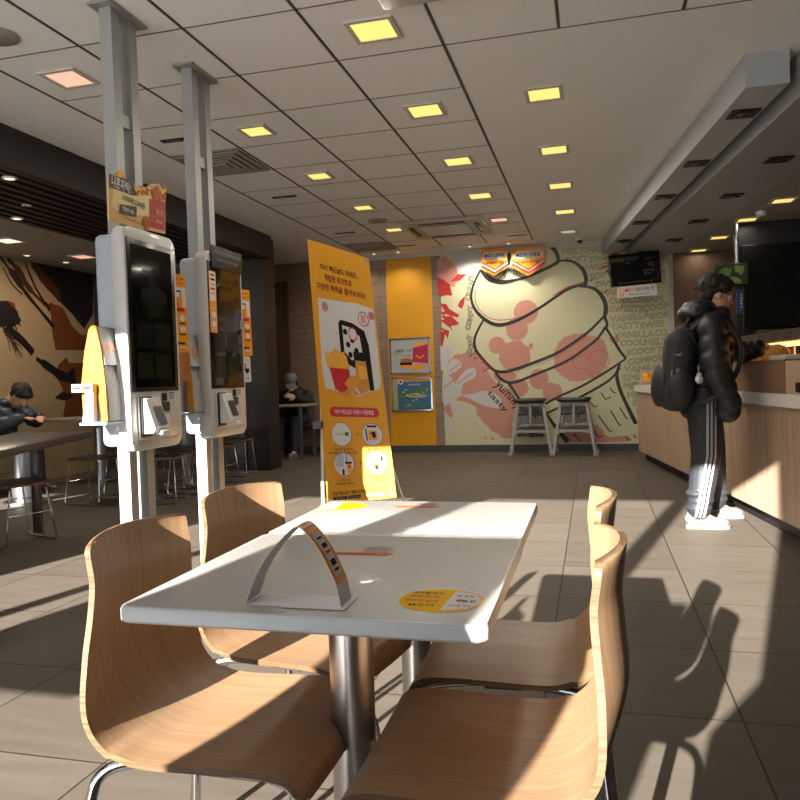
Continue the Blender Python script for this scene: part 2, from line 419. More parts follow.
def panel_lamp(x, y, z, mt, label, s=.2, group='square ceiling lamps'):
    t = thing('ceiling_lamp', label, 'ceiling light', (x, y, z), 0, group)
    h = s/2; o = h+.024
    g = G()
    for a, b in (((-o, -o), (o, -h)), ((-o, h), (o, o)), ((-o, -h), (-h, h)), ((h, -h), (o, h))): g.box((a[0], a[1], -.012), (b[0], b[1], 0))
    g.build('frame', m_gypframe, t)
    G().box((-h, -h, -.006), (h, h, -.001)).build('diffuser', mt, t)
    return t
m_gypframe = mat('lamp_frame', srgb(196,190,180), .5)
for i, y in enumerate((3.69, 4.89, 6.12, 7.36)): panel_lamp(-1.04, y, CZ-.003, m_lampy, f'square yellow lamp in the tile row over the dining tables, {ordw[i]} from the camera')
panel_lamp(-1.0, 8.57, CZ-.003, m_lampp, 'dim pinkish square lamp at the far end of the tile row, beside the air conditioner', .17)
for i, y in enumerate((4.88, 6.12, 7.4, 8.63)): panel_lamp(-2.263, y, CZ-.003, m_lampy, f'square yellow lamp in the tile row beyond the kiosk posts, {ordw[i]} from the camera', .17)
panel_lamp(-2.868, 3.70, CZ-.003, m_lampp, 'pinkish square lamp in the ceiling tiles left of the nearer kiosk post', .19)
for i, y in enumerate((4.87, 6.1, 7.27, 8.45)): panel_lamp(-.26, y, CZ, m_lampy if i else m_lampy, f'square yellow lamp in the plain ceiling right of the tiles, {ordw[i]} from the camera', .19)
panel_lamp(-.263, 9.65, CZ, emit('lamp_unlit_glow', srgb(225,215,195), .5/EX), 'pale unlit square lamp in the plain ceiling, nearest to the mural', .17)  # lamp is off; a faint glow is put into its diffuser colour
for i, (x, y) in enumerate(((1.736, 7.58), (1.58, 8.40), (1.463, 9.40), (1.359, 10.3))): panel_lamp(x, y, 2.62, m_lampy, f'square yellow lamp in the kitchen ceiling, {ordw[i]} from the right', .17)
panel_lamp(-5.66, 6.27, LZ, m_lampw, 'white square lamp in the low ceiling before the dark mural', .2, 'lamps of the left dining zone')
panel_lamp(-5.62, 7.35, LZ, m_lampp, 'dim salmon square lamp in the low ceiling near the first kiosk', .2, 'lamps of the left dining zone')
def spot_fix(x, y, z, label, r=.035, mt=None, group=None):
    t = thing('downlight', label, 'ceiling light', (x, y, z), 0, group)
    G().lathe([(r*1.5, 0), (r*1.5, -.008), (r, -.01), (r, -.002)], 18).build('trim_ring', m_white, t)
    G().lathe([(r, -.003), (r*.96, -.0095), (.001, -.0095)], 18).build('lens', mt or m_lampw, t)
spot_fix(-6.1, 7.03, LZ, 'tiny bright round downlight at the mural, left of two', .03)
spot_fix(-6.05, 7.6, LZ, 'tiny bright round downlight at the mural, right of two', .03)
spot_fix(-3.98, 4.45, LZ, 'round downlight between the dark slats, highest at the left edge')
spot_fix(-4.86, 5.5, LZ, 'round downlight between the dark slats, close to the low pale ceiling')
spot_fix(-4.45, 5.15, LZ, 'small unlit round downlight in the middle of the dark slats', .025, mat('unlit_lens', srgb(90,84,78), .3))
m_spotw = emit('spot_white', (1, .95, .85, 1), 2.0/EX)
spot_fix(-1.60, 10.18, CZ, 'small white wall-washer spot over the left end of the mural', .024, m_spotw)
spot_fix(-1.07, 10.18, CZ, 'small white wall-washer spot over the hanging orange signs', .024, m_spotw)
spot_fix(-2.62, 10.2, CZ, 'small wall-washer spot over the yellow wall panel', .024, m_spotw)
spot_fix(-2.98, 10.2, CZ, 'small wall-washer spot over the wood tiles behind the banner', .024, m_spotw)

def slot(x, y, label, w=.24, d=.06):
    t = thing('slot_diffuser', label, 'air vent', (x, y, CZ-.002), 0, 'black slot diffusers')
    g = G(); g.box((-w/2, -d/2, -.006), (w/2, d/2, 0)); g.build('slot', m_black, t)
    G().box((-w*.38, -.006, -.009), (w*.12, .006, -.006)).build('blade', m_steel, t)
slot(-2.89, 4.87, 'black slot diffuser just left of the second kiosk post'); slot(-2.84, 6.70, 'black slot diffuser in the tiles left of the banner')
slot(-2.87, 8.6, 'black slot diffuser above the top of the banner'); slot(-2.40, 9.76, 'black slot diffuser near the yellow panel'); slot(-.90, 9.65, 'black slot diffuser near the mural, right of the air conditioner')
m_vent = mat('vent_grey', srgb(150,143,134), .5); m_ventd = mat('vent_gap', srgb(52,47,43), .6)
def square_vent(x, y, label, s=.56):
    t = thing('ceiling_vent', label, 'air vent', (x, y, CZ-.003), 0, 'square ceiling vents')
    G().box((-s/2, -s/2, -.008), (s/2, s/2, 0)).build('backing', m_ventd, t)
    g = G()
    for k in range(5):
        a = s/2-k*.055; w = .034; z0, z1 = -.018-.004*k, -.008
        for p, q in (((-a, -a), (a, -a+w)), ((-a, a-w), (a, a)), ((-a, -a+w), (-a+w, a-w)), ((a-w, -a+w), (a, a-w))): g.box((p[0], p[1], z0), (q[0], q[1], z1))
    g.build('louvre', m_vent, t)
square_vent(gx0-3.5*tl, gy0+2.5*tl, 'square louvred ceiling vent behind the second kiosk post')
square_vent(gx0-3.5*tl, gy0+9.3*tl, 'square louvred ceiling vent above the banner, far left of the air conditioner')
def cassette(x, y, label):
    t = thing('air_conditioner', label, 'air conditioner', (x, y, CZ-.003), 0, 'ceiling cassette air conditioners')
    G().rbox((-.475, -.475, -.035), (.475, .475, 0), .012).build('panel', m_white2, t)
    G().box((-.27, -.27, -.04), (.27, .27, -.034)).build('grille', m_ventd, t)
    g = G()
    for k in range(14): a = -.262+k*.0403; g.box((a-.008, -.27, -.046), (a+.008, .27, -.04))
    for k in range(9): a = -.25+k*.0625; g.box((-.27, a-.008, -.047), (.27, a+.008, -.04))
    g.build('grille_bars', m_white, t)
    for k in range(4):
        M = Matrix.Rotation(k*pi/2, 4, 'Z')
        G().rbox((-.27, -.415, -.04), (.27, -.355, -.034), .003, M=M).build('air_outlet', m_black if k == 1 else m_ventd, t)
m_white2 = mat('cassette_plastic', srgb(178,170,160), .45, var=.02)
cassette(-1.64, 8.74, 'four-way cassette air conditioner set in the far end of the ceiling tiles')
cassette(-.45, 2.985, 'near cassette air conditioner at the top edge of the photo')
def round_cap(x, y, label, r=.11):
    G_ = G().lathe([(r, 0), (r, -.006), (r*.92, -.012), (.001, -.012)], 24)
    o = G_.build('ceiling_speaker', m_vent); o.location = (x, y, CZ-.003); tag(o, label, 'speaker')
round_cap(-2.86, 3.15, 'round ceiling speaker at the upper left edge'); round_cap(-2.301, 8.075, 'round ceiling speaker in the tiles above the banner')
t = thing('dome_camera', 'small white dome camera on the ceiling at the mural', 'security camera', (-.13, 10.2, CZ))
G().lathe([(.06, 0), (.06, -.03), (.05, -.035), (.001, -.035)], 20).build('housing', m_white, t)
G().lathe([(.038, -.035), (.034, -.055), (.02, -.068), (.001, -.072)], 18).build('dome', m_black, t)
t = thing('smoke_detector', 'round white detector on the kitchen ceiling between the lamps', 'smoke detector', (1.62, 7.95, 2.62))
G().lathe([(.12, 0), (.12, -.012), (.06, -.02), (.001, -.02)], 20).build('base', m_vent, t)
G().lathe([(.05, -.02), (.045, -.06), (.001, -.065)], 16).build('sensor', m_white, t)
# ================================================================== TABLES AND CHAIRS
m_oak = wood('oak_ply', srgb(130,101,74), srgb(153,123,93), vec=(3.2, 95, 1), coord='UV', rough=.42, bump=.02)
m_ply = wood('ply_edge', srgb(64,42,25), srgb(116,86,58), vec=(4, 2, 220), rough=.45, fine=1)
m_rubber = mat('black_rubber', srgb(20,19,19), .6)
m_top = mat('white_laminate', srgb(156,154,150), .42, coat=.08, var=.015)
m_topedge = mat('white_edge_band', srgb(190,192,193), .4, var=.02)

def rounded_rect(x0, y0, x1, y1, r, n=6):
    pts = []
    for cx, cy, a0 in ((x1-r, y1-r, 0), (x0+r, y1-r, 90), (x0+r, y0+r, 180), (x1-r, y0+r, 270)):
        for i in range(n+1): a = radians(a0+90*i/n); pts.append((cx+r*cos(a), cy+r*sin(a)))
    return pts
def pedestal_table(loc, wx, wy, label, rcol):
    t = thing('dining_table', label, 'table', loc, 0, 'pedestal dining tables')
    g = G(); P = rounded_rect(-wx/2, -wy/2, wx/2, wy/2, .02)
    rings = []
    for ins, z in ((.004, .703), (0, .707), (0, .724), (.0025, .729), (.006, .7302)):
        rings.append([(x*(1-2*ins/wx), y*(1-2*ins/wy), z) for x, y in P])
    k = len(P); vs = [p for r in rings for p in r]; fs = []
    g.add(vs, [])
    for i in range(4):
        for j in range(k): g.f.append((i*k+j, i*k+(j+1) % k, (i+1)*k+(j+1) % k, (i+1)*k+j)); g.m.append(1)
    g.f.append(tuple(range(4*k, 5*k))); g.m.append(0); g.f.append(tuple(range(k-1, -1, -1))); g.m.append(1)
    g.build('tabletop', [m_top, m_topedge], t, fix=True)
    G().lathe([(rcol, .02), (rcol, .695), (rcol*.98, .703)], 32).build('column', m_steel, t)
    G().lathe([(.21, 0), (.21, .008), (.19, .016), (.07, .024), (rcol, .03)], 36).build('base', m_steel, t)
    G().box((-.12, -.02, .690), (.12, .02, .703)).box((-.02, -.12, .690), (.02, .12, .703)).build('bracket', m_rubber, t)
    return t
pedestal_table((-.4575, 1.322, 0), .607, .572, 'near white square cafe table carrying the arched paper card', .042)
pedestal_table((-.459, 1.841, 0), .605, .466, 'far white square cafe table pushed against the near one', .039)

def chair_shell():
    P0 = spline([(.200, .398), (.196, .418), (.183, .438), (.155, .4495), (.10, .4525), (0, .449), (-.08, .447), (-.125, .452), (-.163, .471), (-.192, .505), (-.207, .55), (-.212, .61), (-.207, .68), (-.204, .74), (-.209, .78), (-.213, .812)], 8)
    cum = [0]
    for q0, q1 in zip(P0, P0[1:]): cum.append(cum[-1]+math.dist(q0, q1))
    T_ = cum[-1]; ss = [.04*(1-cos(pi/2*i/7)) for i in range(7)]+[.04+(T_-.064)*i/62 for i in range(63)]+[T_-.024+.024*sin(pi/2*i/7) for i in range(1, 8)]
    def at_s(x):
        for i in range(len(cum)-1):
            if x <= cum[i+1]+1e-9: q = (x-cum[i])/(cum[i+1]-cum[i]); return (P0[i][0]+(P0[i+1][0]-P0[i][0])*q, P0[i][1]+(P0[i+1][1]-P0[i][1])*q)
        return P0[-1]
    P = [at_s(x) for x in ss]
    nu = len(P); nv = 21; hw0 = .196; th = .0115
    L = [0]
    for i in range(1, nu): L.append(L[-1]+math.dist(P[i], P[i-1]))
    T = L[-1]
    def pt(i, j, off):
        x, z = P[i]; s = L[i]
        hw = hw0 - .036*(lambda q_: q_*q_*(3-2*q_))(max(0, min(1, (z-.46)/.30)))*(1 if x < -.1 else 0)
        r = .018
        if T-s < r: hw -= r-sqrt(max(0, r*r-(r-(T-s))**2))
        if s < .04: hw -= .04-sqrt(max(0, .04**2-(.04-s)**2))
        v = -1+2*j/(nv-1)
        a = P[max(i-1, 0)]; b = P[min(i+1, nu-1)]
        tx, tz = b[0]-a[0], b[1]-a[1]; l = math.hypot(tx, tz); nx, nz = tz/l, -tx/l   # towards the sitter / up
        q = max(0, min(1, (z-.47)/.14)) if x < -.1 else 0
        q = q*q*(3-2*q)
        bow = .040*q*v*v-.028*q
        dish = .006*v*v if x > -.15 else 0
        top = .005*(1-v*v)*max(0, (s-(T-.06))/.06) if T-s < .06 else 0
        return V((x+bow+nx*off, v*hw, z+dish+nz*off+top)), (s, v*hw)
    g = G(); uvs = []
    for off in (0, -th):
        for i in range(nu):
            for j in range(nv): p, uv = pt(i, j, off); g.v.append(p); uvs.append(uv)
    N = nu*nv; idx = lambda k, i, j: k*N+i*nv+j
    for i in range(nu-1):
        for j in range(nv-1):
            g.f.append((idx(0, i, j), idx(0, i, j+1), idx(0, i+1, j+1), idx(0, i+1, j))); g.m.append(0)
            g.f.append((idx(1, i, j), idx(1, i+1, j), idx(1, i+1, j+1), idx(1, i, j+1))); g.m.append(0)
    rim = [(i, 0) for i in range(nu)]+[(nu-1, j) for j in range(1, nv)]+[(i, nv-1) for i in range(nu-2, -1, -1)]+[(0, j) for j in range(nv-2, 0, -1)]
    for k in range(len(rim)):
        a, b = rim[k], rim[(k+1) % len(rim)]
        g.f.append((idx(0, *a), idx(1, *a), idx(1, *b), idx(0, *b))); g.m.append(1)
    me = g.mesh('shell', [m_oak, m_ply], angle=50, fix=False)
    bm = bmesh.new(); bm.from_mesh(me); bmesh.ops.recalc_face_normals(bm, faces=bm.faces); bm.to_mesh(me); bm.free()
    ul = me.uv_layers.new(name='UVMap')
    for lp in me.loops: ul.data[lp.index].uv = uvs[lp.vertex_index]
    return me
def make_chair(label, loc, rz):
    t = thing('dining_chair', label, 'chair', loc, rz, 'plywood chairs round the tables')
    o = bpy.data.objects.new('shell', chair_shell()); COL.objects.link(o); o.parent = t
    for sx in (1, -1):
        for sy in (1, -1):
            pts = spline([(sx*.015, sy*.115, .424), (sx*.10, sy*.140, .426), (sx*.155, sy*.158, .424), (sx*.188, sy*.170, .408), (sx*.203, sy*.177, .375), (sx*.212, sy*.184, .30), (sx*.238, sy*.205, .014)], 5)
            lg = G().tube(pts, .0105, 12).build('leg', m_chrome, t)
            G().lathe([(.014, 0), (.014, .016), (.011, .02)], 12, c=(sx*.238, sy*.205, 0)).build('foot_cap', m_rubber, lg)
    g = G().box((-.04, -.13, .412), (.04, .13, .424)).lathe([(.012, .424), (.012, .440)], 10, c=(.10, .138, 0)).lathe([(.012, .424), (.012, .440)], 10, c=(.10, -.138, 0)).lathe([(.012, .424), (.012, .440)], 10, c=(-.10, .138, 0)).lathe([(.012, .424), (.012, .440)], 10, c=(-.10, -.138, 0))
    g.box((-.03, -.1, .424), (.03, .1, .437))
    g.build('mounting_plate', m_rubber, t)
    return t
c0 = make_chair('oak plywood chair in the near left corner, its sunlit seat facing the near table', (-.662, 1.270, 0), 0)
dup(c0, (-.688, 1.718, 0), -.20, 'oak plywood chair behind the near left one, chipped edge on its back')
dup(c0, (-.205, 1.250, 0), pi, 'oak plywood chair in the near right corner, its back turned to the right')
dup(c0, (-.207, 1.700, 0), pi+.04, 'oak plywood chair beyond the near right one, at the far table')

# stickers on the tables
m_sy = mat('sticker_yellow', srgb(240,186,8), .7, spec=.1); m_sw = mat('sticker_white', srgb(226,224,220), .7, spec=.1); m_so = mat('sticker_orange', srgb(220,116,26), .7, spec=.1)
m_sr = mat('print_red', srgb(205,40,40), .6, spec=.15); m_sk = mat('print_black', srgb(30,24,20), .6, spec=.15); m_sg = mat('sticker_grey', srgb(120,112,106), .45); m_sbr = mat('print_brown', srgb(140,60,20), .5)
TZ = .7304
def sticker_base(name, cx, cy, label): return Print(basis((cx, cy, TZ), (1, 0, 0), (0, 1, 0)), .0004)
def oval(cx, cy, label, flip=False):
    p = sticker_base('s', cx, cy, label); e = -1 if flip else 1
    p.disc(0, 0, .068, .062, 0, 1, 40)
    p.add([p.P(q, 2) for q in [(e*.008, -.052), (e*.05, -.038), (e*.064, -.012), (e*.064, .012), (e*.05, .038), (e*.016, .052)]], [(0, 1, 2, 3, 4, 5)], 1)
    p.text('테이블에서', -e*.028, .034, .012, 3, 3, .05); p.text('주문하고', -e*.03, .014, .012, 2, 3, .05); p.text('편하게 받자', -e*.03, -.008, .012, 2, 3, .055); p.text('M오더', -e*.026, -.03, .012, 3, 3, .04)
    p.text('앱 주문', e*.036, .024, .008, 3, 3, .03); p.disc(e*.03, 0, .006, mi=2, k=3); p.text('M 40', e*.046, -.002, .012, 3, 3, .02); p.text('테이블 번호', e*.034, -.026, .007, 2, 3, .036)
    o = p.build('table_sticker', [m_sy, m_sw, m_sr, m_sk], fix=False); tag(o, label, 'sticker', 'yellow and white table stickers')
def badge(cx, cy, label):
    p = sticker_base('s', cx, cy, label)
    p.poly([(-.062, -.018), (.045, -.018), (.045, -.022), (.066, -.006), (.045, .01), (.02, .004), (.01, .012), (-.01, .012), (-.02, .004), (-.062, .004)], 0, 1)
    p.disc(.022, .034, .034, .026, 1, 1, 24); p.rect(-.055, -.014, .035, -.001, 2, 2)
    p.text('다 드신 후 정리해 주세요', -.01, -.0075, .009, 0, 3, .08); p.text('NO 12', .022, .034, .014, 3, 2, .04)
    o = p.build('table_sticker', [m_so, m_sg, m_sbr, m_sk], fix=False); tag(o, label, 'sticker', 'orange arrow table stickers')
q = at(2, TZ, 441, 600.5); oval(q.x, q.y, 'yellow oval sticker near the right corner of the near table')
q = at(2, TZ, 345, 505); oval(q.x, q.y-.018, 'yellow and white oval sticker at the far left corner of the far table', True)
q = at(2, TZ, 366, 553); badge(q.x-.005, q.y, 'brown arrow sticker with grey disc behind the paper card, near table')
q = at(2, TZ, 419, 505); badge(q.x, q.y-.022, 'orange arrow sticker with grey disc at the back edge of the far table')

# arched paper card
t = thing('paper_card', 'white and yellow paper strip card bent into an arch on the near table', 'table card', (0, 0, TZ))
m_pap = mat('card_paper', srgb(200,198,202), .6); m_cy = mat('card_yellow', srgb(206,140,18), .45)
ya, yb = 1.085, 1.135
def xz(px, py, y): p = at(1, y, px, py); return (p.x, p.z-TZ)
near = [xz(247, 607, ya), xz(254, 580, ya), xz(266, 558, ya), xz(280, 541, ya), xz(294, 528, ya), xz(302, 530, ya), xz(312, 541, ya), xz(321, 554, ya), xz(330, 572, ya), xz(336, 586, ya), xz(341, 611, ya)]
near[0] = (near[0][0], .002); near[-1] = (near[-1][0], .002)
C = spline(near, 6)
g = G(); k = len(C)
for off in (0, .0007):
    for i in range(k):
        a = C[max(i-1, 0)]; b = C[min(i+1, k-1)]; l = math.dist(a, b); nx, nz = -(b[1]-a[1])/l, (b[0]-a[0])/l
        for y in (ya, yb): g.v.append(V((C[i][0]+nx*off, y, C[i][1]+nz*off)))
for i in range(k-1):
    f = i/(k-1); mi = 1 if .40 < f < .90 else 0
    g.f.append((2*i, 2*i+2, 2*i+3, 2*i+1)); g.m.append(0)
    o = 2*k; g.f.append((o+2*i, o+2*i+1, o+2*i+3, o+2*i+2)); g.m.append(mi)
    g.f.append((2*i, o+2*i, o+2*i+2, 2*i+2)); g.m.append(0); g.f.append((2*i+1, 2*i+3, o+2*i+3, o+2*i+1)); g.m.append(0)
g.build('arch', [m_pap, m_cy], t, fix=False)
g = Print(Matrix.Identity(4))
def strip(f0, f1, v0, v1, mi, lift):
    i0, i1 = int(f0*(k-1)), int(f1*(k-1)); vs = []; fs = []
    for i in range(i0, i1+1):
        a = C[max(i-1, 0)]; b = C[min(i+1, k-1)]; l = math.dist(a, b); nx, nz = -(b[1]-a[1])/l, (b[0]-a[0])/l
        for v in (v0, v1): vs.append((C[i][0]+nx*lift, ya+(yb-ya)*v, C[i][1]+nz*lift))
    n = i1-i0
    for j in range(n): fs.append((2*j, 2*j+1, 2*j+3, 2*j+2))
    g.add(vs, fs, mi)
strip(.57, .86, .2, .8, 0, .0013)
for f in (.60, .66, .70, .76, .80): strip(f, f+.03, .3, .7, 1 if f != .70 else 2, .0019)
strip(.43, .47, .25, .75, 3, .0013); strip(.50, .53, .1, .9, 3, .0013)
g.build('printed_label', [m_pap, m_sk, m_sr, m_sbr], t, fix=False)
q0, q1 = at(2, TZ, 246, 607), at(2, TZ, 343, 612)
G().box((q0.x, ya-.008, 0), (q0.x+.062, yb+.01, .0008)).box((q0.x+.058, ya-.014, .0008), (q1.x, yb+.008, .0016)).build('foot_strip', m_pap, t)
# ================================================================== KIOSKS
m_post = mat('grey_post_paint', srgb(150,152,152), .4, .2, var=.02)
m_kw = mat('kiosk_white', srgb(198,196,192), .35, coat=.2, var=.015)
m_kb = mat('kiosk_bluegrey', srgb(172,182,190), .4, var=.015)
m_scr = mat('kiosk_screen_glass', srgb(13,14,12), .08, coat=.6, var=.2, scale=2)
m_scr2 = mat('screen_ghost', srgb(22,24,21), .15); m_scr3 = mat('screen_ghost_green', srgb(28,32,15), .15)
m_bez = mat('screen_bezel', srgb(9,9,9), .2)
m_dk = mat('terminal_dark', srgb(62,60,58), .35); m_lit = mat('terminal_white', srgb(225,225,222), .35)
m_mky = mat('marker_yellow', srgb(196,122,0), .4, var=.05); m_mkg = mat('marker_grey', srgb(186,186,186), .45); m_mko = mat('marker_orange', srgb(238,140,40), .45)
m_or = mat('sign_orange', srgb(238,150,24), .45, var=.02); m_sgw = mat('sign_white', srgb(214,212,208), .5, var=.015); m_dkred = mat('sign_dark_red', srgb(120,24,24), .5)
KX = -2.0
def kiosk(y, label):
    t = thing('order_kiosk', label, 'kiosk', (KX, y, 0), 0, 'self-order kiosks')
    hw = .212
    # front panel: rounded slab
    P = rounded_rect(-hw, .792, hw, 1.812, .055, 8)
    g = G(); k = len(P)
    for ins, x in ((.004, -.066), (0, -.060), (0, -.008), (.004, -.002), (.012, 0)):
        for a, b in P: g.v.append(V((x, a*(1-ins/hw), .792+.51+(b-1.302)*(1-ins/.51))))
    for i in range(4):
        for j in range(k): g.f.append((i*k+j, i*k+(j+1) % k, (i+1)*k+(j+1) % k, (i+1)*k+j)); g.m.append(0)
    g.f += [tuple(range(4*k, 5*k)), tuple(range(k-1, -1, -1))]; g.m += [0, 0]
    fp = g.build('front_panel', m_kw, t)
    g = G().rbox((.0005, -.198, 1.062), (.004, .186, 1.757), .0018)
    g.build('screen_bezel', m_bez, t)
    p = Print(basis((.0042, -.170, 1.082), (0, 1, 0), (0, 0, 1)), .0005)
    p.rect(0, 0, .328, .65, 0, 1)
    p.rect(.02, .18, .14, .30, 1, 2); p.rect(.16, .18, .30, .30, 2, 2); p.rect(.02, .04, .14, .16, 2, 2); p.rect(.16, .04, .30, .16, 2, 2)
    p.text('주문하시려면', .16, .58, .022, 1, 2, .12); p.text('화면을 터치하세요', .16, .54, .026, 1, 2, .16); p.disc(.17, .42, .11, .05, 1, 2)
    p.build('screen', [m_scr, m_scr2, m_scr3], t, fix=False)
    G().rbox((-.190, -.172, .812), (-.058, .172, 1.785), .03, seg=4).build('rear_housing', m_kb, t)
    g = G()
    for z in (1.73, 1.68, 1.25, .90): g.tube([(-.1, -.1735, z), (-.1, -.170, z)], .006, 10)
    g.build('housing_screws', m_steel, t)
    # posts with ceiling plate
    for yy in (-.018, .122):
        po = G().box((-.194, yy-.030, 0), (-.130, yy+.030, CZ-.012)).build('post', m_post, t)
        G().box((-.215, yy-.06, 0), (-.107, yy+.06, .008)).build('foot_plate', m_post, po)
    G().box((-.182, .012, 2.33), (-.142, .092, 2.39)).build('cross_brace', m_post, t)
    G().box((-.225, -.095, CZ-.016), (-.1, .205, CZ-.004)).build('ceiling_plate', m_post, t)
    # card terminal
    g = G()
    g.rbox((0, -.165, .84), (.006, .175, 1.045), .003)
    tm = g.build('terminal_plate', m_kw, t)
    G().box((.006, -.15, .856), (.012, -.065, 1.04)).build('terminal_recess', m_black, t)
    g = G().prism([(.006, .87), (.06, .872), (.07, .895), (.035, 1.0), (.028, 1.03), (.006, 1.035)], -.135, -.02, fn=lambda a, b, d: (a, d, b))
    rd = g.build('card_reader', m_lit, t)
    G().prism([(.0700, .908), (.0400, .992), (.0410, .993), (.0715, .909)], -.095, -.03, fn=lambda a, b, d: (a, d, b)).build('reader_display', m_dk, rd)
    G().rbox((.05, -.10, .862), (.085, -.03, .882), .004).build('reader_slot', m_lit, rd)
    G().box((.006, .0, .965), (.010, .09, 1.01)).build('receipt_slot', m_dk, t)
    G().box((.006, .0, .875), (.010, .085, .95)).build('scanner_window', m_lit, t)
    G().box((.0065, .03, 1.015), (.009, .07, 1.052)).build('scanner_eye', m_black, t)
    p = Print(basis((.0065, .10, 1.035), (0, 1, 0), (0, 0, 1)), .0004); p.rect(-.02, -.02, .045, .025, 0, 1)
    for a in (-.012, -.002, .008, .016): p.rect(-.012, a, .036, a+.004, 1, 2)
    p.text('카드', .1-.1, .04, .001, 1, 2)
    p.build('notice_sticker', [m_sgw, m_sk], t, fix=False)
    # holder for the table markers
    g = G().box((-.18, -.325, .925), (-.045, -.165, .935)).box((-.17, -.180, .935), (-.05, -.168, 1.2))
    g.build('marker_rack', m_kb, t)
    g = G().box((-.195, -.348, 1.07), (-.09, -.316, 1.105)); hk = g.build('slip_holder', m_post, t)
    p = Print(basis((-.195, -.3482, 1.07), (1, 0, 0), (0, 0, 1)), .0006); p.rect(.012, .013, .045, .023, 0, 1); p.rect(.062, .013, .098, .023, 0, 1); p.rect(.048, .006, .06, .03, 1, 1); p.build('slots', [m_black, m_mko], hk, fix=False)
    G().prism([(-.135, 1.07), (-.092, 1.07), (-.098, .94), (-.155, .94)], -.338, -.316, fn=lambda a, b, d: (a, d, b)).build('slip_holder_stem', m_post, t)
    return t
k1 = kiosk(3.105, 'white self-order kiosk nearest the camera, red box topper on top')
k2 = dup(k1, (KX, 3.822, 0), 0, 'white self-order kiosk behind the nearer one, black strip on top')

# numbered table markers nested in each rack
def marker(kind, y, i, num=None, which=''):
    A = [(-.168, .94), (-.172, 1.10), (-.15, 1.24), (-.122, 1.345), (-.105, 1.362), (-.088, 1.355), (-.066, 1.25), (-.052, 1.10), (-.048, .94), (-.075, .94), (-.088, 1.06), (-.11, 1.085), (-.128, 1.06), (-.138, .94)]
    g = G()
    if num:
        g.prism(A, -.352, -.340, fn=lambda a, b, d: (a, d, b), mi=0)
        body = [(-.150, 1.185), (-.150, 1.24), (-.122, 1.342), (-.105, 1.358), (-.088, 1.352), (-.064, 1.25), (-.056, 1.185)]
        t = thing('table_marker', f'yellow grey-sided table marker numbered {num}, front of the rack on the {which} kiosk', 'table marker', (KX, y, 0), 0, 'front table markers')
        g.build('front_face', m_mky, t)
        G().prism(body, -.340, -.225, fn=lambda a, b, d: (a, d, b)).build('side_shell', m_mkg, t)
        p = Print(basis((-.0560, -.306, 1.262), (0, 1, 0), (-.24, 0, 1)), .001); p.text(num, 0, 0.0, .05, 0, 2, .055); p.build('number', m_mko, t, fix=False)
        # embossed dots of the yellow face
        p = Print(basis((0, -.3522, 0), (1, 0, 0), (0, 0, 1)), .0006)
        for r in range(12):
            z = .98+r*.03
            for c in range(5):
                x = -.156+c*.024+(r % 2)*.012
                lim = .062*(1-max(0, (z-1.12)/.26))
                if abs(x+.11) < lim-.006 and not (z < 1.1 and abs(x+.107) < .03): p.disc(x, z, .0028, mi=0, k=1, n=6)
        p.build('dimples', m_mko, t, fix=False)
        return t
    B = [(-.155, .94), (-.155, 1.10), (-.13, 1.18), (-.075, 1.18), (-.052, 1.10), (-.045, .94)]
    o = G().prism(B, 0, .0095, fn=lambda a, b, d: (a, d, b)).build('nested_marker', m_mkg)
    o.location = (KX, y-.338+i*.0125, 0); tag(o, f'grey edge of a table marker nested behind the front one, {which} kiosk rack', 'table marker', f'nested table markers, {which} kiosk')
    return o
for y, num, which in ((3.105+.040, '40', 'nearer'), (3.822+.040, '10', 'farther')):
    marker('f', y, 0, num, which)
    first = None
    for i in range(9):
        if first is None: first = marker('n', y, 0, None, which)
        else:
            o = first.copy(); COL.objects.link(o); o.location.y = first.location.y+i*.0125

# signs clipped to the kiosks
def reward_strip(name, M, w, h, label, group=None, thick=.006):
    t = thing(name, label, 'sign', M.translation, 0, group)
    Mi = M.copy(); Mi.translation = (0, 0, 0)
    g = G(); g.prism(rounded_rect(-w/2, -h/2, w/2, h/2, .008), -thick, 0, M=Mi); g.build('board', m_or, t)
    p = Print(Mi, .0007)
    p.text('마이 맥도날드 리워드', 0, h*.44, .008, 1, 2, w*.8); p.text('다양한 혜택을 즐겨보세요', 0, h*.38, .008, 2, 2, w*.85)
    p.rect(-w*.44, h*.08, w*.44, h*.33, 0, 2); p.rrect(-w*.15, h*.16, w*.2, h*.29, .004, 1, 3); p.rect(-w*.1, h*.18, w*.15, h*.27, 0, 4); p.rect(-w*.3, h*.09, 0, h*.2, 2, 4); p.rect(.0, h*.08, w*.25, h*.21, 3, 5)
    p.rrect(-w*.36, .01, w*.36, h*.065, .004, 2, 2)
    for v in (-.06, -.2):
        for u in (-.22, .22): p.disc(w*u, h*v, w*.14, mi=0, k=2, n=16); p.rect(w*(u-.17), h*(v-.075), w*(u+.17), h*(v-.06), 1, 2)
    p.rect(-w*.4, -h*.39, w*.3, -h*.37, 1, 2); p.rect(-w*.4, -h*.44, -w*.1, -h*.42, 1, 2); p.rect(w*.0, -h*.44, w*.36, -h*.42, 0, 2)
    p.build('print', [m_sgw, m_sk, m_sr, m_or], t, fix=False)
    return t
reward_strip('side_sign', basis((KX-.03, 3.365, 1.452), (0.42, 1, 0), (0, .06, 1)), .115, .40, 'tall orange sign on the far edge of the nearer kiosk', 'tall orange strip signs')
reward_strip('side_sign', basis((KX-.03, 4.098, 1.452), (0.42, 1, 0), (0, .06, 1)), .115, .40, 'tall orange sign on the far edge of the farther kiosk', 'tall orange strip signs')
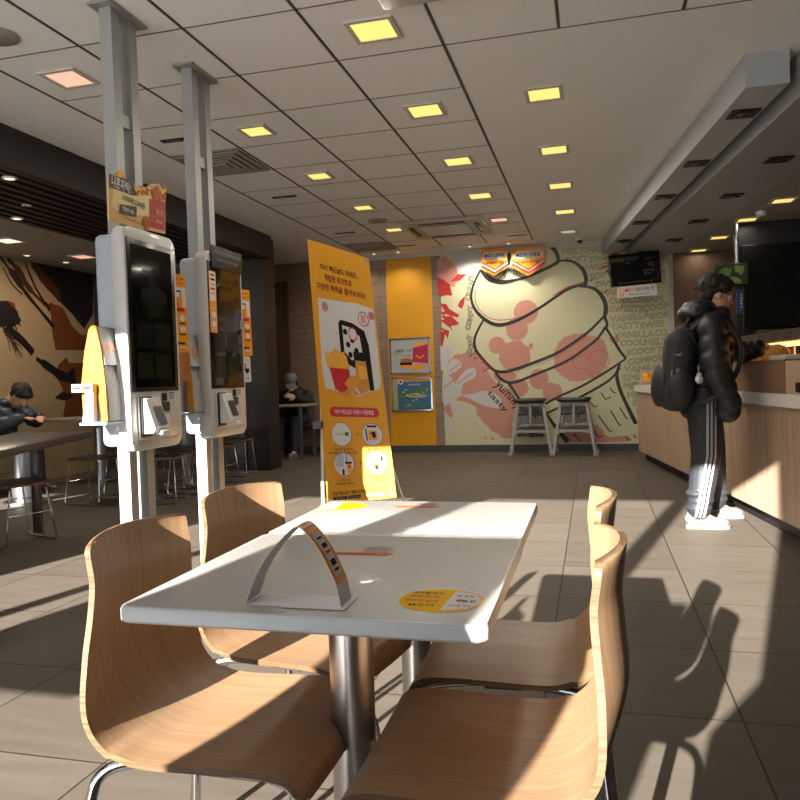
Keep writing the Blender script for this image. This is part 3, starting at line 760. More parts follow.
def note(name, M, w, h, label, fill, paint):
    t = thing(name, label, 'sign', M.translation)
    Mi = M.copy(); Mi.translation = (0, 0, 0)
    G().prism(rounded_rect(-w/2, -h/2, w/2, h/2, min(w, h)*.1), -.003, 0, M=Mi).build('board', fill, t)
    p = Print(Mi, .0006); paint(p, w, h); p.build('print', [m_sgw, m_sk, m_sr, m_or], t, fix=False); return t
def paint_note(p, w, h):
    p.text('Thank you', 0, h*.36, .012, 2, 2, w*.75); p.disc(-w*.1, h*.1, w*.25, w*.3, 2, 2, 14, .3); p.disc(-w*.1, h*.1, w*.14, w*.18, 0, 3, 14); p.disc(w*.2, -.01, w*.16, mi=1, k=3, n=10, jag=.3); p.text('셀프 주문', 0, -h*.36, .011, 1, 2, w*.7)
note('side_note', basis((KX-.03, 4.085, 1.17), (0.42, 1, 0), (0, .06, 1)), .10, .155, 'white note with red drawing below the orange sign, farther kiosk', m_sgw, paint_note)
def paint_left(p, w, h):
    p.rect(-w/2+.004, h*.02, w/2-.004, h/2-.006, 0, 1)
    for i, c in enumerate((2, 1, 3, 2, 3)): p.rect(-w*.3, h*(.42-i*.075), w*.3, h*(.42-i*.075)+.012, c, 2)
    p.text('M오더 주문', 0, -h*.1, .012, 0, 2, w*.8); p.rrect(-w*.3, -h*.4, w*.35, -h*.16, .008, 0, 2); p.text('할인', 0, -h*.28, .02, 2, 3, w*.5); p.text('쿠폰', 0, -h*.44, .012, 0, 2, w*.6)
note('side_note', basis((KX+.0062, 3.668, 1.535), (0, 1, 0), (0, 0, 1)), .075, .335, 'white and orange strip stuck beside the screen of the farther kiosk', m_or, paint_left)
q = at(0, KX+.006, 235, 309)
note('side_note', basis((KX+.0085, 4.0, 1.43), (0, 1, 0), (0, 0, 1)), .04, .05, 'small grey sticker at the screen edge of the farther kiosk', mat('sticker_pale', srgb(150,152,148), .5), lambda p, w, h: p.text('24', 0, 0, .02, 1, 2, .02))
# toppers
def topper1():
    t = thing('kiosk_topper', 'tan and red die-cut sign standing on top of the nearer kiosk', 'sign', (KX-.03, 3.08, 1.80))
    M = basis((0, 0, 0), (0, 1, 0), (.06, 0, 1))
    def px(a, b): q = at(0, KX-.03, a, b); return (q.y-3.08, q.z-1.80)
    out = [px(109, 221), px(106, 176), px(112, 174), px(116, 169), px(120, 171), px(124, 180), px(134, 186), px(143, 188), px(149, 184), px(156, 184), px(163, 194), px(165, 234)]
    out = [(a, max(b, 0)) for a, b in out]
    G().prism(out, -.006, 0, M=M).build('board', mat('topper_tan', srgb(212,168,96), .5), t)
    p = Print(M, .0008)
    PX = lambda *q: [px(*a) for a in q]
    p.poly(PX((110, 206), (118, 212), (148, 217), (148, 194), (128, 190), (112, 188)), 4, 1)
    p.poly(PX((106, 174), (130, 181), (134, 195), (131, 196), (107, 187)), 0, 2)
    a, b = px(118.5, 184.5); p.text('나혼자빅!', a, b, .05, 1, 3, .135, rot=-.03)
    p.poly(PX((148, 216), (147, 199), (163, 202), (164, 231), (150, 227), (146, 222)), 2, 2)
    rn_ = random.Random(5)
    for i in range(26):
        q = px(rn_.uniform(149.5, 162), rn_.uniform(187, 201)); p.disc(q[0], q[1], rn_.uniform(.010, .018), rn_.uniform(.009, .015), rn_.choice([3, 3, 5]), 4, 9, .25, 0, i)
    for i in range(22):
        q = px(rn_.uniform(130, 147), rn_.uniform(187.5, 193.5)); p.disc(q[0], q[1], rn_.uniform(.008, .016), rn_.uniform(.007, .012), rn_.choice([5, 5, 3]), 4, 9, .25, 0, i)
    for i in range(9):
        q = px(rn_.uniform(142, 149), rn_.uniform(217, 229)); p.disc(q[0], q[1], .014, .013, 3, 4, 9, .25, 0, i); p.disc(*px(116.5, 173), .02, .02, 5, 1)
    a, b = px(132, 202); p.text('3,500원 2,500원', a, b, .03, 0, 3, .17, rot=-.05)
    p.poly(PX((118, 204), (135, 207), (135, 217), (118, 213)), 0, 2); a, b = px(126.5, 210.5); p.text('맥올데이 세트', a, b, .02, 1, 3, .085, rot=-.05)
    a, b = px(157, 213); p.text('맥너겟', a, b, .03, 5, 4, .055); a, b = px(157, 222); p.text('후라이', a, b, .02, 5, 4, .05)
    a, b = px(133, 221); p.text('상기 이미지는 실제와 다를 수 있습니다', a, b, .01, 0, 3, .18, rot=-.04)
    p.build('print', [m_sbr2, m_sgw, m_dkred2, mat('fried_brown', srgb(176,84,28), .6), mat('topper_cream', srgb(222,204,140), .5), mat('fried_gold', srgb(240,190,90), .6)], t, fix=False)
m_sbr2 = mat('print_dark_brown', srgb(64,28,24), .5); m_dkred2 = mat('fry_box_red', srgb(168,24,40), .5)
topper1()
t = thing('kiosk_topper', 'black header strip with grey writing across the top of the farther kiosk', 'sign', (KX+.006, 3.815, 1.76))
G().box((0, -.155, -.035), (.006, .205, .085)).build('board', m_bez, t)
p = Print(basis((.0062, .025, .025), (0, 1, 0), (0, 0, 1)), .0005); m_pg = mat('print_grey', srgb(120,118,114), .5)
p.text('주문하시려면 화면을 터치하세요', 0, .028, .022, 0, 1, .30); p.text('PLEASE TOUCH THE SCREEN', 0, -.012, .013, 0, 1, .24); p.build('print', m_pg, t, fix=False)

# ================================================================== BANNER
BY = 4.8
pa, pb, pc, pd = at(1, BY+.06, 308, 239), at(1, BY, 368, 258), at(1, BY, 397, 497), at(1, BY+.02, 327, 505)
O = (pa+pb+pc+pd)/4
U = ((pb-pa)+(pc-pd)).normalized(); W = ((pa-pd)+(pb-pc)); 
M = basis((0, 0, 0), U, W); Mi = M.inverted()
loc2 = lambda q: tuple((Mi @ (q-O))[:2])
qa, qb, qc, qd = [loc2(q) for q in (pa, pb, pc, pd)]
def bl(s, r):   # s across 0..1, r down 0..1 -> plane coords (bilinear in the cloth)
    x0 = qa[0]+(qd[0]-qa[0])*r; y0 = qa[1]+(qd[1]-qa[1])*r; x1 = qb[0]+(qc[0]-qb[0])*r; y1 = qb[1]+(qc[1]-qb[1])*r
    return (x0+(x1-x0)*s, y0+(y1-y0)*s)
bt = thing('banner_stand', 'tall leaning yellow banner stand with fries picture behind the tables', 'banner stand', (O.x, O.y+.25, 0))
off = V((0, -.25, O.z))
MB_ = Matrix.Translation(off) @ M
m_by = mat('banner_yellow', srgb(226,158,8), .5, var=.015)
g = G(); NR, NC = 24, 8
for sd in (0, -.002):
    for i in range(NR+1):
        for j in range(NC+1):
            a, b = bl(j/NC, i/NR); g.v.append(MB_ @ V((a, b, sd)))
q = (NR+1)*(NC+1)
for i in range(NR):
    for j in range(NC):
        a = i*(NC+1)+j; g.f.append((a, a+NC+1, a+NC+2, a+1)); g.m.append(0); g.f.append((q+a, q+a+1, q+a+NC+2, q+a+NC+1)); g.m.append(0)
cloth = g.build('cloth', m_by, bt, fix=False)
p = Print(MB_, .0012); p.tf = lambda c: bl(c[0], c[1])
def T(body, s, r, h, mi, w):  # text laid in cloth coordinates (r grows downward)
    vs, fs, bb = text2d(body); sx = w/(bb[2]-bb[0]); sy = h/(bb[3]-bb[1])
    p.add([p.P((s+(v[0]-(bb[0]+bb[2])/2)*sx, r-(v[1]-(bb[1]+bb[3])/2)*sy), 4) for v in vs], fs, mi)
def rr(s0, r0, s1, r1, mi, k=2): p.poly([(s0, r0), (s0, r1), (s1, r1), (s1, r0)], mi, k)
def el(s, r, a, b, mi, k=2, n=28, a0=0, a1=2*pi): p.poly([(s+a*cos(a0+(a1-a0)*i/n), r+b*sin(a0+(a1-a0)*i/n)) for i in range(n)], mi, k)
# mats: 0 white 1 black 2 red 3 darkred text 4 fries gold 5 cup brown 6 green 7 pale blue
T('마이 맥도날드 리워드,', .49, .093, .026, 1, .60); T('적립한 포인트로', .46, .130, .026, 3, .44); T('다양한 혜택을 즐겨보세요!', .50, .168, .027, 3, .78)
p.poly([(.10, .215), (.08, .48), (.11, .56), (.50, .575), (.58, .588), (.95, .545), (.97, .51), (.98, .215), (.72, .205), (.5, .212)], 0, 2)
p.poly([(.44, .285), (.40, .30), (.40, .43), (.47, .455), (.62, .475), (.70, .475), (.80, .56), (.86, .555), (.85, .37), (.80, .315), (.62, .29)], 1, 3)
p.poly([(.46, .305), (.46, .41), (.56, .44), (.66, .44), (.74, .41), (.72, .34), (.58, .31)], 0, 4)
for s, r in ((.5, .33), (.53, .38), (.6, .36), (.55, .42), (.65, .4)): el(s, r, .035, .012, 1, 5, 10)
for s, r, a in ((.21, .245, .05), (.81, .265, .085), (.94, .245, .045)):
    el(s, r, a, a*.36, 2, 5); el(s, r, a-.012, (a-.012)*.36, 0, 6)
    for d in (-.3, 0, .3): rr(s+a*d-.006, r-a*.2, s+a*d+.006, r+a*.2, 2, 7)
el(.62, .335, .07, .028, 2, 6); el(.62, .335, .058, .022, 0, 7)
p.poly([(.20, .475), (.50, .455), (.53, .55), (.36, .572), (.27, .56)], 2, 7)
for i in range(12):
    s = .18+i*.028; r0 = .40+.02*abs(i-6)/6+(i*7 % 5)*.006; p.poly([(s-.03, r0), (s, r0-.004), (s+.03+.0*i, .475), (s, .48)], 4, 8)
el(.34, .44, .13, .03, 4, 7)
p.poly([(.60, .405), (.80, .405), (.80, .44), (.60, .44)], 1, 8); p.poly([(.62, .44), (.78, .44), (.80, .555), (.66, .575), (.60, .55)], 5, 8); p.poly([(.64, .46), (.77, .46), (.78, .51), (.66, .515)], 4, 9); T('M', .7, .49, .02, 2, .05)
p.poly([(.42, .535), (.52, .505), (.62, .50), (.63, .535), (.56, .555), (.64, .578), (.56, .582), (.48, .56)], 6+2, 9)
el(.42, .57, .09, .013, 5, 6)
# pill and steps
pill = []
for i in range(13): a = pi/2+pi*i/12; pill.append((.20+.05*cos(a), .648-.019*sin(a)))
for i in range(13): a = -pi/2+pi*i/12; pill.append((.84+.05*cos(a), .648-.019*sin(a)))
p.poly(pill, 2, 3); T('마이 맥도날드 리워드 이용방법', .52, .648, .019, 0, .58)
def step(s, r, inner):
    el(s, r, .155, .047, 2, 3); el(s, r, .148, .0448, 0, 4); inner(s, r)
def s1(s, r): T('my app', s-.03, r, .008, 1, .12); rr(s+.05, r-.008, s+.11, r+.006, 6, 5)
def s2(s, r): rr(s-.07, r-.038, s+.07, r-.03, 1, 5); p.poly([(s-.1, r-.025), (s-.08, r-.025), (s-.07, r+.03), (s-.09, r+.02)], 1, 5); rr(s-.06, r-.018, s+.07, r+.022, 4, 5); rr(s, r-.012, s+.05, r+.012, 1, 6); rr(s-.03, r-.01, s+.0, r, 2, 6)
def s3(s, r): p.poly([(s-.12, r+.01), (s+.0, r+.01), (s+.0, r-.04), (s-.05, r-.038), (s-.12, r-.02)], 7, 5); rr(s+.04, r-.04, s+.05, r-.005, 1, 6); rr(s+.02, r-.008, s+.12, r, 1, 6); rr(s+.04, r, s+.11, r+.035, 4, 6); rr(s-.03, r+.02, s-.0, r+.042, 1, 6); rr(s+.06, r+.005, s+.09, r+.018, 2, 7)
def s4(s, r): p.poly([(s-.10, r-.03), (s+.05, r-.036), (s+.08, r+.03), (s-.06, r+.035)], 4, 5); p.poly([(s+.04, r-.034), (s+.12, r-.02), (s+.13, r+.005), (s+.06, r+.0)], 0, 6); rr(s+.06, r-.025, s+.1, r-.004, 1, 7); rr(s-.03, r+.01, s+.02, r+.028, 1, 7)
step(.30, .735, s1); step(.76, .738, s2); step(.30, .862-.012, s3); step(.78, .862-.012, s4)
for r in (.737, .852): T('›', .545, r, .012, 3, .03)
T('1. 맥도날드 앱 설치 후', .30, .793, .008, 1, .30); T('마이 맥도날드 리워드 가입', .29, .807, .009, 1, .42); T('2. 앱에서 쿠폰과 QR', .77, .797, .008, 1, .27); T('코드를 확인해요', .77, .811, .008, 1, .25)
T('3. 키오스크', .29, .912, .008, 1, .16); T('바코드 인식', .29, .926, .009, 1, .24); T('4. 포인트 적립하고', .79, .908, .008, 1, .25); T('무료 메뉴 받기', .79, .921, .008, 1, .18)
T('지금 맥도날드 앱을 다운로드하세요', .42, .961, .013, 1, .66)
rr(.10, .974, .30, .985, 1, 3); rr(.315, .974, .50, .985, 1, 3); rr(.51, .974, .57, .985, 8, 3); rr(.58, .974, .84, .984, 0, 3); T('App Store', .2, .9795, .005, 0, .14); T('Google Play', .41, .9795, .005, 0, .14); T('원스토어', .71, .979, .006, 1, .18)
p.build('print', [m_sgw, m_sk, mat('banner_red', srgb(196,20,34), .5), mat('banner_text_red', srgb(128,26,8), .5), mat('fries_gold', srgb(236,170,60), .6), mat('cup_tan', srgb(206,140,60), .6), mat('step_green', srgb(20,110,40), .5), mat('step_blue', srgb(176,186,200), .5), mat('nugget', srgb(222,146,56), .6)], bt, fix=False)
g = G()
for s, r in ((.04, .012), (.96, .012), (.95, .985), (.05, .985)):
    a, b = bl(s, r); c = MB_ @ V((a, b, .002)); n = (MB_ @ V((a, b, .01)))-c
    g.tube([c, c+n*.4], .010, 12)
g.build('eyelets', m_steel, bt)
# X-frame behind the cloth
ct = MB_ @ V((0, .15, -.05))
def bpt(s, r, d=-.006): a, b = bl(s, r); return MB_ @ V((a, b, d))
for s, r in ((.04, .012), (.96, .012), (.95, .985), (.05, .985)):
    G().tube([ct, bpt(s, r)], .006, 8).build('rod', m_white, bt)
lp = at(1, BY-.02, 320, 512)-V(bt.location); lt = at(1, BY+.03, 319, 400)-V(bt.location)
lp.z = max(.01, 0.0)
G().tube([V((lp.x, lp.y+.05, .006)), V((lt.x, lt.y+.06, lt.z+.2))], .011, 10).build('support_pole', m_white, bt)
for dx in (-.25, .25): G().tube([ct, V((dx, .34, .008))], .008, 8).build('rear_leg', m_white, bt)
q = at(1, BY, 317, 426)-V(bt.location)
G().box((q.x-.03, q.y+.0, q.z-.02), (q.x+.03, q.y+.10, q.z+.03)).build('clamp', m_dk, bt)
# ================================================================== BACK WALL MURAL AND SIGNS
MUY = WY-.012
def w(px, py): q = at(1, MUY, px, py); return (q.x, q.z)
m_cream = mat('mural_cream_print', srgb(208,204,168), .55, var=.02, scale=1.5)
m_mk = mat('mural_black', srgb(24,18,16), .5); m_pink = mat('mural_pink', srgb(198,140,124), .55, var=.03); m_mr = mat('mural_red', srgb(186,40,42), .55); m_mw = mat('mural_white', srgb(198,196,198), .55, var=.02); m_my = mat('mural_yellow', srgb(226,190,120), .55)
mp = Print(basis((0, MUY, 0), (1, 0, 0), (0, 0, 1)), .0009)
W_ = lambda pts: [w(*q) for q in pts]
def c1(*pts): return [(435+x/6.667, 235+y/6.667) for x, y in pts]
def c2(*pts): return [(435+x/6.667, 340+y/6.667) for x, y in pts]
def c3(*pts): return [(550+x/6.667, 235+y/6.667) for x, y in pts]
def c4(*pts): return [(550+x/6.667, 340+y/6.667) for x, y in pts]
PXM = .0146
mp.rect(-2.085, .1, 1.0, CZ-.02, 0, 0)
def fill(pts, mi, k=1, sm=True):
    q = pts+[pts[0]]
    mp.poly(W_(spline(q, 4)[:-1] if sm else pts), mi, k)
def jagfill(pts, mi, k=1, seed=0, amp=1.2):
    rnd = random.Random(seed); q = spline(pts+[pts[0]], 5)[:-1]
    mp.poly(W_([(x+rnd.uniform(-amp, amp), y+rnd.uniform(-amp, amp)) for x, y in q]), mi, k)
def blobpx(c, rx, ry, mi, k=1, jag=0., seed=0): x, y = w(*c); mp.disc(x, y, rx*PXM, ry*PXM, mi, k, 34, jag, 0, seed)
# mats: 0 cream 1 black 2 pink 3 red 4 white 5 yellow
fill(c1((125, 105), (305, 100), (305, 240), (270, 270), (200, 265), (150, 240), (125, 180)), 4, 1, False)
jagfill(c1((20, 165), (60, 150), (105, 175), (150, 250), (130, 345), (90, 330), (20, 320)), 2, 1, 3)
fill(c1((16, 280), (60, 300), (100, 330), (115, 405), (80, 400), (28, 412)), 3, 2, False)
fill(c1((105, 310), (150, 262), (210, 262), (165, 305)), 3, 2, False)
fill(c1((200, 408), (195, 455), (180, 492), (152, 475), (165, 440)), 3, 2, False)
for leaf in (((30, 455), (75, 460), (105, 510), (60, 500)), ((40, 520), (90, 490), (165, 535), (150, 550)), ((40, 545), (110, 540), (165, 595), (120, 598)), ((30, 490), (60, 530), (120, 640), (80, 600)), ((35, 615), (95, 640), (85, 690), (60, 650)), ((36, 640), (70, 650), (50, 745), (40, 720)), ((35, 570), (70, 560), (150, 600), (90, 610))): fill(c1(*leaf), 3, 2, False)
jagfill(c2((75, 170), (120, 110), (190, 90), (250, 100), (330, 190), (420, 290), (540, 420), (520, 560), (515, 645), (440, 640), (340, 570), (280, 480), (255, 430), (140, 395), (180, 350), (100, 250)), 2, 1, 5)
fill(c2((35, 40), (90, 45), (115, 80), (95, 130), (60, 190), (40, 200)), 4, 2)
fill(c2((95, 160), (120, 125), (165, 140), (175, 180), (120, 220), (85, 230), (70, 205)), 4, 3)
fill(c2((140, 280), (190, 215), (245, 185), (272, 205), (265, 250), (190, 290), (180, 330), (140, 320)), 4, 3)
fill(c2((50, 230), (100, 240), (130, 290), (160, 350), (130, 400), (70, 420), (50, 400)), 4, 2)
fill(c2((150, 360), (230, 362), (330, 338), (420, 370), (445, 420), (420, 455), (320, 435), (240, 395)), 4, 3)
fill(c2((60, 410), (130, 420), (205, 450), (190, 490), (130, 480), (125, 560), (70, 600), (62, 500)), 4, 2)
jagfill(c2((62, 445), (100, 430), (120, 500), (100, 515), (70, 480)), 2, 3, 8, .8)
for a in (((100, 205), (165, 160)), ((60, 320), (150, 245)), ((150, 290), (255, 215))): mp.stroke(W_(c2(*a)), .02, 2, 4)
# pink splashes behind the line work
blobpx((526, 312), 11.5, 11.5, 2, 1); blobpx((517, 329), 10.5, 11, 2, 1); blobpx((497, 345), 8, 8, 2, 1); blobpx((515, 356), 15, 15, 2, 1, .06, 2); blobpx((531, 346), 2, 3, 2, 1)
blobpx((539, 379), 9, 10, 2, 1, .03); blobpx((518, 388), 10, 9, 2, 1, .06); blobpx((551, 392), 8, 9, 2, 1); blobpx((505, 376), 11, 6, 2, 1)
jagfill(c4((30, 90), (60, 20), (130, -35), (230, -40), (330, -10), (385, 60), (375, 160), (320, 230), (200, 275), (90, 250), (30, 170)), 2, 1, 9, 1.)
blobpx((557, 392), 5, 7.5, 2, 1); jagfill(c3((390, 690), (450, 670), (465, 705), (420, 725)), 2, 1, 4, .6)
jagfill(c4((90, 680), (110, 590), (180, 560), (300, 565), (340, 590), (390, 645), (510, 640), (515, 675)), 2, 1, 12, .8)
jagfill(c4((20, 300), (60, 310), (70, 370), (20, 395), (0, 350)), 2, 1, 13, .5)
for s, d in (((640, 740), 2), ((265, 560), 1.2), ((385, 660), 1.6), ((335, 650), 1.5), ((445, 640), 2)):
    x, y = c2(s)[0] if s[1] < 700 else c1(s)[0]; blobpx((x, y), d, d*.7, 2, 2)
# red flicks behind the screen
for f in (((345, 165), (400, 130), (470, 105), (465, 125), (420, 140)), ((310, 230), (380, 200), (390, 212)), ((370, 240), (395, 215), (400, 275)), ((365, 185), (385, 178), (385, 190)), ((720, 120), (775, 108), (740, 122)), ((420, 515), (470, 490), (490, 425), (482, 480), (460, 500)), ((430, 470), (480, 425), (470, 440)), ((340, 395), (410, 350), (380, 378)), ((250, 310), (320, 280), (270, 312))): fill(c3(*f), 3, 3, False)
# ice cream outline
def line(pts, wd, mi=1, k=5):
    q = spline(pts, 6)
    ws = wd if isinstance(wd, list) else [wd]
    n = len(q); ws = [ws[0] if len(ws) == 1 else ws[min(len(ws)-2, int(i/(n-1)*(len(ws)-1)))]*(1-((i/(n-1)*(len(ws)-1)) % 1))+ws[min(len(ws)-1, int(i/(n-1)*(len(ws)-1))+1)]*((i/(n-1)*(len(ws)-1)) % 1) for i in range(n)]
    mp.stroke(W_(q), [x*PXM*1.3 for x in ws], mi, k)
line([(480.7, 270), (487.5, 277.7), (495, 281), (504, 282), (516, 280), (531, 275.5), (543, 270), (555, 264), (559, 260.5)], [2, 3.6, 3.4, 2, 2, 2.4, 2.8])
line([(480.7, 270), (475.5, 280), (471.7, 292), (471.7, 301), (475.5, 310), (483, 318), (492, 323.5), (501, 325), (513, 322), (525, 316.7), (540, 307.7), (555, 297.5), (565, 291), (574, 287), (584, 285)], [1.4, 1.6, 2, 2.6, 2.8, 2.2, 2, 1.8, 1.8])
line([(548, 244.8), (553, 248), (557, 254), (558.5, 261)], [3, 3, 2.4])
line([(559, 261), (568, 260.5), (576, 263.5), (583, 270), (586, 278), (585, 286)], [1.5, 1.8, 2.4, 3, 2.6])
line([(580, 286.5), (590, 287.3), (598, 291.5), (604, 300), (606, 309), (604.7, 317), (607, 323), (606, 329)], [1.4, 2.2, 3, 3.2, 2, 2])
line([(483.7, 319.7), (478, 330), (474.5, 340), (476, 350), (483, 359.5), (490, 367), (495, 370.7)], [1.4, 1.8, 2.2, 2.4, 2])
line([(495, 371), (504, 372), (516, 369), (534, 362.5), (555, 354), (570, 345), (587.5, 332.5), (599, 321.5), (605, 315)], [2.4, 2.2, 2, 2, 1.8, 1.6])
line([(495, 371), (500, 378), (508.5, 382.7), (519, 381), (534, 375), (555, 366.5), (570, 359), (584.5, 349), (597, 339), (605.5, 327)], [2, 2.2, 2, 1.8, 1.8, 1.8])
line([(606, 328), (613.5, 340), (620, 351), (626, 358.5)], [1.6, 2, 1.6])
line([(626, 358.5), (613, 367.5), (596, 378), (580, 387), (560, 396), (545, 404)], [1.2, 1.8, 1.6, 1.5])
line([(620, 368), (610, 379.5), (596, 388.5), (582, 396), (565, 404.5), (546, 413.5)], [1.4, 1.8, 1.6, 1.5])
line([(620, 364), (616.8, 374.5), (620, 389.5), (628, 407.5), (636, 424)], [1.4, 2.6, 2.4, 3])
line([(508.5, 382.7), (514, 391), (522, 403)], [1.8, 2]); line([(546, 413), (556, 427.5), (568, 442)], [1.4, 2.6, 4])
for t_ in (((340, 350), (370, 396), (405, 380)), ((400, 320), (425, 352), (438, 350)), ((255, 400), (295, 445), (316, 440)), ((320, 500), (400, 610), (417, 605)), ((405, 470), (463, 570), (477, 565)), ((465, 450), (510, 525), (522, 520)), ((285, 590), (322, 648), (352, 640)), ((505, 640), (525, 672)), ((558, 632), (572, 655)), ((155, 622), (205, 678))):
    mp.stroke(W_(c4(*t_)), .016, 1, 5)
mp.stroke(W_(spline(c1((270, 370), (268, 430), (290, 490), (340, 540), (400, 565), (470, 565), (560, 550), (640, 515)), 5)), .010, 3, 4)
mp.stroke(W_(c3((20, 405), (120, 350), (225, 318))), [.012, .03, .02], 3, 4)
mp.stroke(W_(spline(c4((260, 140), (235, 110), (180, 105), (150, 140), (170, 185), (230, 195), (275, 225), (285, 265)), 5)), .006, 3, 4); mp.stroke(W_(spline(c4((260, 140), (275, 90), (320, 68), (370, 85), (398, 125), (380, 180), (330, 225)), 5)), .006, 3, 4)
for i in range(9): mp.stroke(W_([(505+i*1.6, 272-i*1.6), (498+i*3.2, 279-i*.7)]), .010, 1, 4)
fill(c1((470, 200), (485, 120), (505, 118), (500, 200)), 1, 4, False)
for i in range(8): mp.stroke(W_(c1((395+i*12, 285-i*8), (470+i*12, 215+i*4))), .007, 1, 4)
fill(c3((95, 195), (135, 225), (105, 208)), 5, 4, False); fill(c1((615, 320), (655, 290), (630, 318)), 5, 4, False)
# doodled outlined words
words = ['SOFT', 'YUMMY', 'CREAM', 'MELTING', 'SWEET', 'HAPPY', 'COOL', 'SMILE', 'VANILLA', 'TASTY', 'COMFORTING', 'DESSERT', 'ENJOY', 'SCOOP']
rnd = random.Random(4)
def xstart(y):
    tb = [(245, 562), (258, 566), (263, 580), (275, 590), (290, 600), (300, 610), (330, 612), (342, 620), (357, 631), (368, 626), (380, 623), (392, 627), (408, 636), (420, 642), (446, 648)]
    for (a, b), (c, d) in zip(tb, tb[1:]):
        if a <= y <= c: return b+(d-b)*(y-a)/(c-a)
    return 640
y = 249
while y < 440:
    x = xstart(y); 
    while x < 660:
        wd = rnd.choice(words); n = len(wd); ww = n*5.4
        if x+ww > 668: wd = wd[:max(1, int((668-x)/5.4))]; ww = len(wd)*5.4
        if x+ww > 668: break
        a, b = w(x+ww/2, y-.045*(x-600)); mp.text(wd, a, b, 5.6*PXM, 1, 3, ww*PXM*.95, rot=rnd.uniform(-.05, .1), outline=.0042)
        x += ww+2.4
    y += 8.6
for i, ch in enumerate('SOFT COMFY CREAM'):
    if ch == ' ': continue
    yy = 352-i*4.9; xx = 469.5+(1.5*sin(i)); a, b = w(xx, yy); mp.text(ch, a, b, 5.0*PXM, 1, 3, 4.6*PXM, rot=pi/2-.2, outline=.006)
for i, (wd, c) in enumerate((('yummy', 3), ('yummy', 1), ('tasty', 1))):
    a, b = w(*((480, 362), (507, 396), (497, 402))[i]); mp.text(wd, a, b, (8, 10, 6)[i]*PXM, c, 4, (24, 32, 26)[i]*PXM, rot=-.85)
for i in range(3):
    a, b = w(531, 424+i*5.5); mp.text('#%&$@%#&', a, b, 4.5*PXM, 3 if i == 0 else 1, 3, 26*PXM, outline=.006)
mural = mp.build('wall_mural', [m_cream, m_mk, m_pink, m_mr, m_mw, m_my], fix=False)
tag(mural, 'large ice cream cone mural with pink splashes on the back wall', 'mural')

# hanging orange pennant signs
def pennant(px0, px1, top, mid, tip, label, line1, line2):
    y = WY-.10; P_ = lambda a, b: at(1, y, a, b)
    a, b, c, d, e = P_(px0, top), P_(px1, top-.6), P_(px1+.2, mid-1.5), P_((px0+px1)/2, tip), P_(px0, mid)
    cx = (a.x+b.x)/2; cz = (a.z+b.z)/2
    t = thing('pennant_sign', label, 'sign', (cx, y, cz), 0, 'orange pennant signs at the ceiling')
    L = lambda q: (q.x-cx, q.z-cz)
    fn = lambda u, v, dd: (u, dd, v)
    G().prism([L(q) for q in (a, e, d, c, b)], 0, .008, fn=fn).build('board', m_or, t)
    p = Print(basis((0, -.0005, 0), (1, 0, 0), (0, 0, 1)), .0012)
    hw = (b.x-a.x)/2; bot = L(d)[1]; sh = L(e)[1]
    for o_, wd in ((.0, .028), (.05, .018)):
        p.stroke([(-hw, sh+.03+o_), (0, bot+.035+o_), (hw, sh+.03+o_)], wd, 2, 2)
    p.stroke([(-hw, sh+.058), (0, bot+.063), (hw, sh+.058)], .02, 0, 2)
    p.rrect(-hw*.88, -.155, hw*.88, -.045, .05, 0, 2); p.text(line1, 0, -.10, .062, 1, 3, hw*1.45); p.text(line2, 0, -.20, .042, 1, 3, hw*1.4)
    p.build('print', [m_sgw, m_sk, m_sr], t, fix=False)
    g = G()
    for s in (-.7, .7): g.tube([(hw*s, .004, -.02), (hw*s, .004, CZ-cz)], .002, 6); g.sphere((hw*s, -.004, -.02), .008, 8)
    g.build('hanging_wire', m_steel, t)
pennant(481.2, 507.2, 248.6, 268.5, 275.8, 'left orange pennant sign hanging before the mural', 'M오더 | 모바일', '테이블에서 주문')
pennant(511.8, 544.4, 247.6, 266.5, 275.6, 'right wider orange pennant sign hanging before the mural', 'M오더  스페셜', '테이블에서 즐기세요')

# posters on the yellow panel
def poster(x0, y0, x1, y1, label, paint, frame):
    a = at(1, WY-.02, x0, y1); b = at(1, WY-.02, x1, y0); cx = (a.x+b.x)/2; cz = (a.z+b.z)/2; hw = (b.x-a.x)/2; hh = (b.z-a.z)/2
    t = thing('poster_frame', label, 'poster', (cx, WY-.004, cz), 0, 'framed posters on the yellow wall panel')
    G().box((-hw, -.014, -hh), (hw, .004, hh)).build('backing', m_sgw, t)
    g = G()
    for p0, p1 in (((-hw, -hh), (hw, -hh+.022)), ((-hw, hh-.022), (hw, hh)), ((-hw, -hh), (-hw+.022, hh)), ((hw-.022, -hh), (hw, hh))): g.box((p0[0], -.022, p0[1]), (p1[0], .004, p1[1]))
    g.build('frame', m_chrome, t)
    p = Print(basis((0, -.0142, 0), (1, 0, 0), (0, 0, 1)), .001); paint(p, hw, hh); p.build('print', pm, t, fix=False)
pm = [m_sgw, m_sk, m_sr, mat('poster_grey', srgb(176,178,176), .4), mat('poster_bun', srgb(170,100,50), .5), mat('poster_magenta', srgb(182,24,62), .5), mat('poster_blue', srgb(44,100,140), .45), mat('poster_green', srgb(66,112,72), .45), m_or, mat('poster_sand', srgb(168,160,110), .5)]
